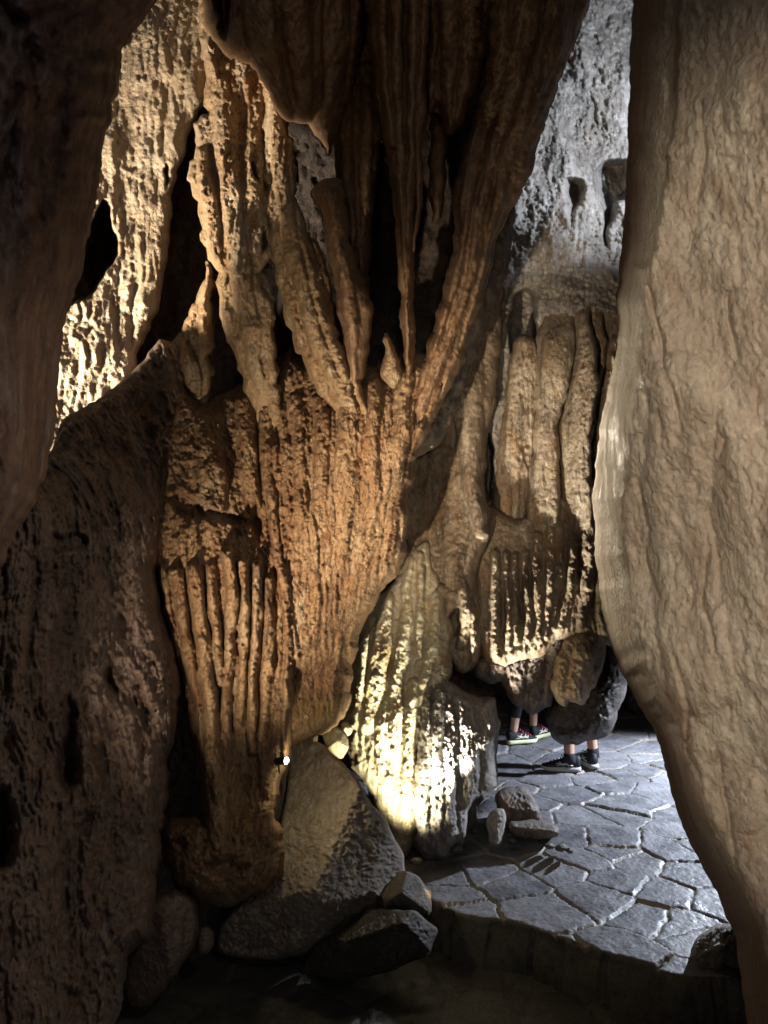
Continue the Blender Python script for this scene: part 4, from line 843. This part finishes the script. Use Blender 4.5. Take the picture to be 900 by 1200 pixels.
def shoe(person, pos, rot, upper, sole, lace, stripe):
    """trainer of 0.28 m, toe towards +y: upper, sole, laces, crossing side stripes"""
    prof = [(-.125, .026, .030, .105), (-.105, .034, .018, .112), (-.06, .036, .018, .108), (-.015, .036, .020, .095), (.03, .041, .020, .078), (.075, .046, .020, .062), (.115, .043, .020, .052), (.142, .030, .022, .044), (.155, .012, .026, .036)]
    secs = []
    for y, w, z0, z1 in prof:
        secs.append([(w * math.copysign(abs(math.cos(a)) ** .7, math.cos(a)) * (1 - .25 * max(0, math.sin(a))), y, z0 + (z1 - z0) * (0.5 + .5 * math.copysign(abs(math.sin(a)) ** .8, math.sin(a)))) for a in [k * math.pi / 8 for k in range(16)]])
    Vs, Fs = loft(secs); up = make_mesh('shoe', xf(Vs, pos, rot), Fs, upper, person)
    secs = []
    for y, w, z0, z1 in prof:
        ww = w + .005
        secs.append([(ww, y * 1.03, .0 + (.012 if y > .14 else 0)), (ww + .002, y * 1.03, .016), (ww - .003, y * 1.03, .030), (-ww + .003, y * 1.03, .030), (-ww - .002, y * 1.03, .016), (-ww, y * 1.03, .0 + (.012 if y > .14 else 0))])
    Vs, Fs = loft(secs); make_mesh('sole', xf(Vs, pos, rot), Fs, sole, up)
    Vs, Fs = [], []
    for k in range(4):
        y = .015 + .024 * k; z = .085 - .0085 * k
        v, f = tube([(-.026, y - .006, z - .006), (-.012, y, z + .004), (.012, y + .004, z + .004), (.026, y - .002, z - .006)], .0045, 6)
        Fs += [tuple(i + len(Vs) for i in ff) for ff in f]; Vs += v
    for sgn in (-1, 1):
        v, f = tube([(0, .0, .096), (sgn * .02, .01, .108), (sgn * .035, .0, .098), (sgn * .01, .0, .096)], .004, 6)
        Fs += [tuple(i + len(Vs) for i in ff) for ff in f]; Vs += v
    make_mesh('laces', xf(Vs, pos, rot), Fs, lace, up)
    Vs, Fs = [], []
    def wid(y):
        for a, b in zip(prof[:-1], prof[1:]):
            if a[0] <= y <= b[0]: t = (y - a[0]) / (b[0] - a[0]); return a[1] + t * (b[1] - a[1])
        return .03
    for sgn in (-1, 1):
        for (y0, z0, y1, z1) in ((-.07, .044, .055, .060), (-.055, .068, .05, .044), (-.04, .040, -.005, .080), (.0, .040, .03, .072)):
            pts = [(sgn * (wid(y0 + (y1 - y0) * t) * (0.985 - .22 * max(0, (z0 + (z1 - z0) * t - .05) / .05)) + .0035), y0 + (y1 - y0) * t, z0 + (z1 - z0) * t) for t in (0, .25, .5, .75, 1)]
            v, f = tube(pts, .0042, 6); Fs += [tuple(i + len(Vs) for i in ff) for ff in f]; Vs += v
    make_mesh('side_stripe', xf(Vs, pos, rot), Fs, stripe, up)
    return up

def figure(pos, facing, label, feet, H, skin_m, top_m, bottom_m, leggings, shoe_spec, hair_long):
    """a standing person; feet = [(x, y, turn)] offsets of left and right foot in the person's own frame"""
    root = bpy.data.objects.new('person', None); COL.objects.link(root); root.location = pos; root.rotation_euler = (0, 0, facing)
    tag(root, label, 'person')
    k = H / 1.72; pts = []; ed = []
    def add(x, y, z, r, r2=None, to=None):
        pts.append((x * k, y * k, z * k, r * k, (r2 or r) * k)); i = len(pts) - 1
        if to is not None: ed.append((to, i))
        return i
    pel = add(0, 0, .95, .14, .11); wa = add(0, .0, 1.10, .12, .095, pel); ch = add(0, .0, 1.28, .15, .11, wa); sh = add(0, -.01, 1.42, .10, .075, ch)
    nk = add(0, -.005, 1.49, .052, .055, sh); jaw = add(0, .015, 1.55, .062, .07, nk); hd = add(0, .01, 1.64, .074, .09, jaw); add(0, -.005, 1.70, .05, .06, hd)
    for s, (fx, fy, ft) in zip((-1, 1), feet):
        fx /= k; fy /= k
        hp = add(s * .09, 0, .86, .085, .09, pel); kn = add(s * .04 + fx * .6, fy * .5 + .02, .49, .056, .06, hp)
        cf = add(fx * .85 + s * .01, fy * .8 - .015, .35, .052, .055, kn); lo = add(fx * .97, fy * .95 - .015, .20, .038, .042, cf); add(fx, fy - .03, .085, .036, .042, lo)
    for s in (-1, 1):
        so = add(s * .17, -.01, 1.40, .055, .055, sh); el = add(s * .235, -.02, 1.12, .041, .041, so); wr = add(s * .235, .06, .89, .027, .024, el); pm = add(s * .232, .085, .81, .032, .018, wr)
        for f_ in range(4):
            yy = .055 + f_ * .019; L = (.062, .074, .080, .070)[f_]
            a = add(s * .232, yy + .012, .775, .0095, None, pm); b = add(s * .226, yy + .016, .775 - L * .5, .0085, None, a); add(s * .214, yy + .016, .775 - L, .0075, None, b)
        a = add(s * .222, .125, .835, .011, None, pm); add(s * .214, .142, .795, .009, None, a)
    body = skin('body', pts, ed, skin_m, root)
    # face and hair
    vs, fs = tube([(0, .098 * k, 1.645 * k), (0, .112 * k, 1.615 * k), (0, .098 * k, 1.600 * k)], [.008, .014, .008]); make_mesh('nose', vs, fs, skin_m, root)
    for s in (-1, 1):
        vs, fs = tube([(s * .03 * k - .008, .092 * k, 1.648 * k), (s * .03 * k + .008, .092 * k, 1.648 * k)], .007); make_mesh('eye', vs, fs, M_eye, root)
        vs, fs = tube([(s * .078 * k, .0, 1.66 * k), (s * .086 * k, -.008, 1.64 * k), (s * .078 * k, .0, 1.60 * k)], [.008, .014, .008]); make_mesh('ear', vs, fs, skin_m, root)
    vs, fs = tube([(-.022 * k, .086 * k, 1.572 * k), (0, .094 * k, 1.57 * k), (.022 * k, .086 * k, 1.572 * k)], .005); make_mesh('mouth', vs, fs, M_pink, root)
    hp = [(0, -.02 * k, 1.66 * k, .088 * k, .092 * k), (0, -.015 * k, 1.72 * k, .07 * k, .075 * k)]
    if hair_long: hp += [(0, -.07 * k, 1.58 * k, .05 * k), (0, -.08 * k, 1.42 * k, .03 * k)]
    skin('hair', hp, [(0, 1)] + ([(0, 2), (2, 3)] if hair_long else []), M_hair, root)
    # clothes: the same joints a little fuller
    def garment(name, zs, m, grow):
        keep = [i for i in range(len(pts)) if zs(pts[i])]; mp = {a: b for b, a in enumerate(keep)}
        p2 = [(*pts[i][:3], pts[i][3] + grow, pts[i][4] + grow) for i in keep]
        e2 = [(mp[a], mp[b]) for a, b in ed if a in mp and b in mp]
        return skin(name, p2, e2, m, root)
    garment('shirt', lambda p: .9 * k < p[2] < 1.46 * k and (abs(p[0]) < .2 * k or p[2] > 1.0 * k) and not (abs(p[0]) > .2 * k and p[2] < 1.1 * k), top_m, .016)
    if leggings: garment('leggings', lambda p: (.19 * k < p[2] < .96 * k) and abs(p[0]) < .2 * k, bottom_m, .006)
    else: garment('shorts', lambda p: (.48 * k < p[2] < .96 * k) and abs(p[0]) < .2 * k, bottom_m, .02)
    for (fx, fy, ft) in feet:
        shoe(root, (fx, fy + .045 * math.cos(ft) , 0), ft, *shoe_spec)
        if not leggings:
            vs, fs = tube([(fx, fy - .03, .07), (fx, fy - .028, .10), (fx * .99, fy - .024, .135)], [.044, .044, .043], 14); make_mesh('sock', vs, fs, M_sock, root)
    return root

PZ = Z_UP + .012
w = on_floor(616, 868, PZ); m = on_floor(683, 901, PZ)
figure((w[0], w[1], PZ), R(-65), 'person in black leggings and dark trainers with pink laces behind the rock lip', [(-.06, .15, .35), (.03, -.12, -.1)], 1.66, M_skin, M_cloth2, M_leg, True, (M_shoe, M_sole, M_pink, M_stripe), True)
figure((m[0], m[1], PZ), R(38), 'person with bare legs, black socks and black trainers below the hanging boulder', [(-.14, .04, .75), (.12, .02, -.35)], 1.76, M_skin2, M_cloth, M_cloth, False, (M_shoe, M_white, M_shoe, M_white), False)

# ------------------------------------------------------------------ lamps
def lamp(name, pos, target, watt, col, cone=None, blend=.5, size=.04):
    d = bpy.data.lights.new(name, 'SPOT' if cone else 'POINT'); d.energy = watt; d.color = col; d.shadow_soft_size = size
    if cone: d.spot_size = R(cone); d.spot_blend = blend
    o = bpy.data.objects.new(name, d); COL.objects.link(o); o.location = tuple(pos)
    if target is not None:
        o.rotation_euler = (Vector(tuple(target)) - Vector(tuple(pos))).to_track_quat('-Z', 'Y').to_euler()
    return o
WARM = (1.0, 0.82, 0.62); COOL = (0.78, 0.86, 1.0); YEL = (1.0, 0.86, 0.52); NEUT = (1.0, 0.88, 0.72)
# path floodlight behind the pillar
lamp('path_floodlight', (3.1, 5.5, 1.27), (2.58, 5.22, .05), 560, COOL, 112, .3, .06)
# floodlight up the far wall
lamp('wall_floodlight', at(930, 110, 4.1), at(700, 90, 5.6), 250, COOL, 120, .8, .05)
# yellow uplight between boulder and column foot
lamp('yellow_uplight', at(468, 1000, 3.60), at(480, 720, 4.3), 60, (1.0, 0.88, 0.58), 110, .5, .06)
lamp('foot_fill_light', at(545, 1078, 3.22), at(436, 775, 4.1), 380, (1.0, 0.91, 0.66), 29, .8, .12)  # added fill light without a fixture, brightens the column foot
lamp('fringe_uplight', at(492, 1040, 3.42), at(605, 685, 4.5), 620, (1.0, 0.93, 0.78), 29, .5, .03)
# behind the column: fill light added for the drapery, lamp on the pillar edge
lamp('drapery_fill_light', at(500, 520, 4.15), at(690, 500, 4.75), 26, WARM, 70, .8, .04)
lamp('edge_spotlight', at(505, 540, 3.9), at(706, 570, 2.4), 150, (1, .87, .66), 42, .8, .04)
# uplight behind the lower left wall
lamp('ledge_uplight', at(-230, 600, 2.62), at(180, 250, 3.65), 520, WARM, 56, .5, .15)
# floor spotlight low on the left towards the columns
lamp('column_spotlight', (-0.66, 0.95, 0.75), at(338, 600, 3.0), 780, (1.0, .79, .56), 47, .9, .03)
# weak fill light added to make the hanging curtains readable
lamp('curtain_fill_light', (-0.25, 0.25, 1.2), at(470, 170, 2.9), 13, (1, .70, .45), 40, .9, .04)
# dim fill light added to lift the craggy left wall
lamp('wall_fill_light', (0.45, 0.5, 2.3), at(70, 860, 1.9), 20, NEUT, 60, .8, .06)
# lamp beside the entrance on the pillar
lamp('pillar_spotlight', (0.12, -0.4, 1.9), at(890, 570, 1.7), 130, (1, .85, .68), 56, .7, .08)

# the small lamp the photograph shows
lp = at(335, 891, 2.93); root = bpy.data.objects.new('cave_spotlight', None); COL.objects.link(root); root.location = tuple(lp)
tag(root, 'small glowing spotlight at the foot of the fluted column beside the boulder', 'lamp')
M_black = plain('lamp_housing', (.03, .03, .03), .4); M_lens = plain('lamp_lens', (.9, .8, .6), .2, emit=((1, .85, .55), 30))
vs, fs = tube([(-.045, .02, -.012), (-.04, .02, -.010), (-.008, .0, 0), (.0, -.003, .0)], [.006, .014, .016, .017], 14); make_mesh('housing', vs, fs, M_black, root)
vs, fs = tube([(.0005, -.0032, .0), (.004, -.006, .001), (.006, -.008, .001)], [.014, .011, .003], 12); make_mesh('lens', vs, fs, M_lens, root)
vs, fs = tube([(-.03, .015, -.015), (-.03, .02, -.05), (-.03, .03, -.06)], .004, 6); make_mesh('bracket', vs, fs, M_black, root)
lamp('small_spotlight', lp + np.array([.03, -.03, .01]), at(390, 910, 3.15), 5.0, YEL, 160, 1, .015)

# faint daylight from the entrance behind the camera
wd = bpy.data.worlds.new('World'); SC.world = wd; wd.use_nodes = True
nt = wd.node_tree; bg = nt.nodes['Background']; sky = nt.nodes.new('ShaderNodeTexSky'); sky.sky_type = 'NISHITA'; sky.sun_disc = False
sky.sun_elevation = R(35); sky.sun_rotation = R(180)
hs = nt.nodes.new('ShaderNodeHueSaturation'); hs.inputs['Saturation'].default_value = .04; nt.links.new(sky.outputs[0], hs.inputs['Color']); nt.links.new(hs.outputs[0], bg.inputs[0]); bg.inputs[1].default_value = 0.022

SC.view_settings.view_transform = 'Standard'; SC.view_settings.look = 'None'; SC.view_settings.exposure = 0.2; SC.view_settings.gamma = 1.0
SC.render.engine = 'CYCLES'; cy = SC.cycles
cy.max_bounces = 4; cy.diffuse_bounces = 2; cy.glossy_bounces = 2; cy.use_denoising = True; cy.sample_clamp_indirect = 0.35; cy.use_adaptive_sampling = False; cy.caustics_reflective = False; cy.caustics_refractive = False
try: cy.denoiser = 'OPENIMAGEDENOISE'; cy.denoising_input_passes = 'RGB_ALBEDO_NORMAL'; cy.denoising_prefilter = 'ACCURATE'
except Exception: pass
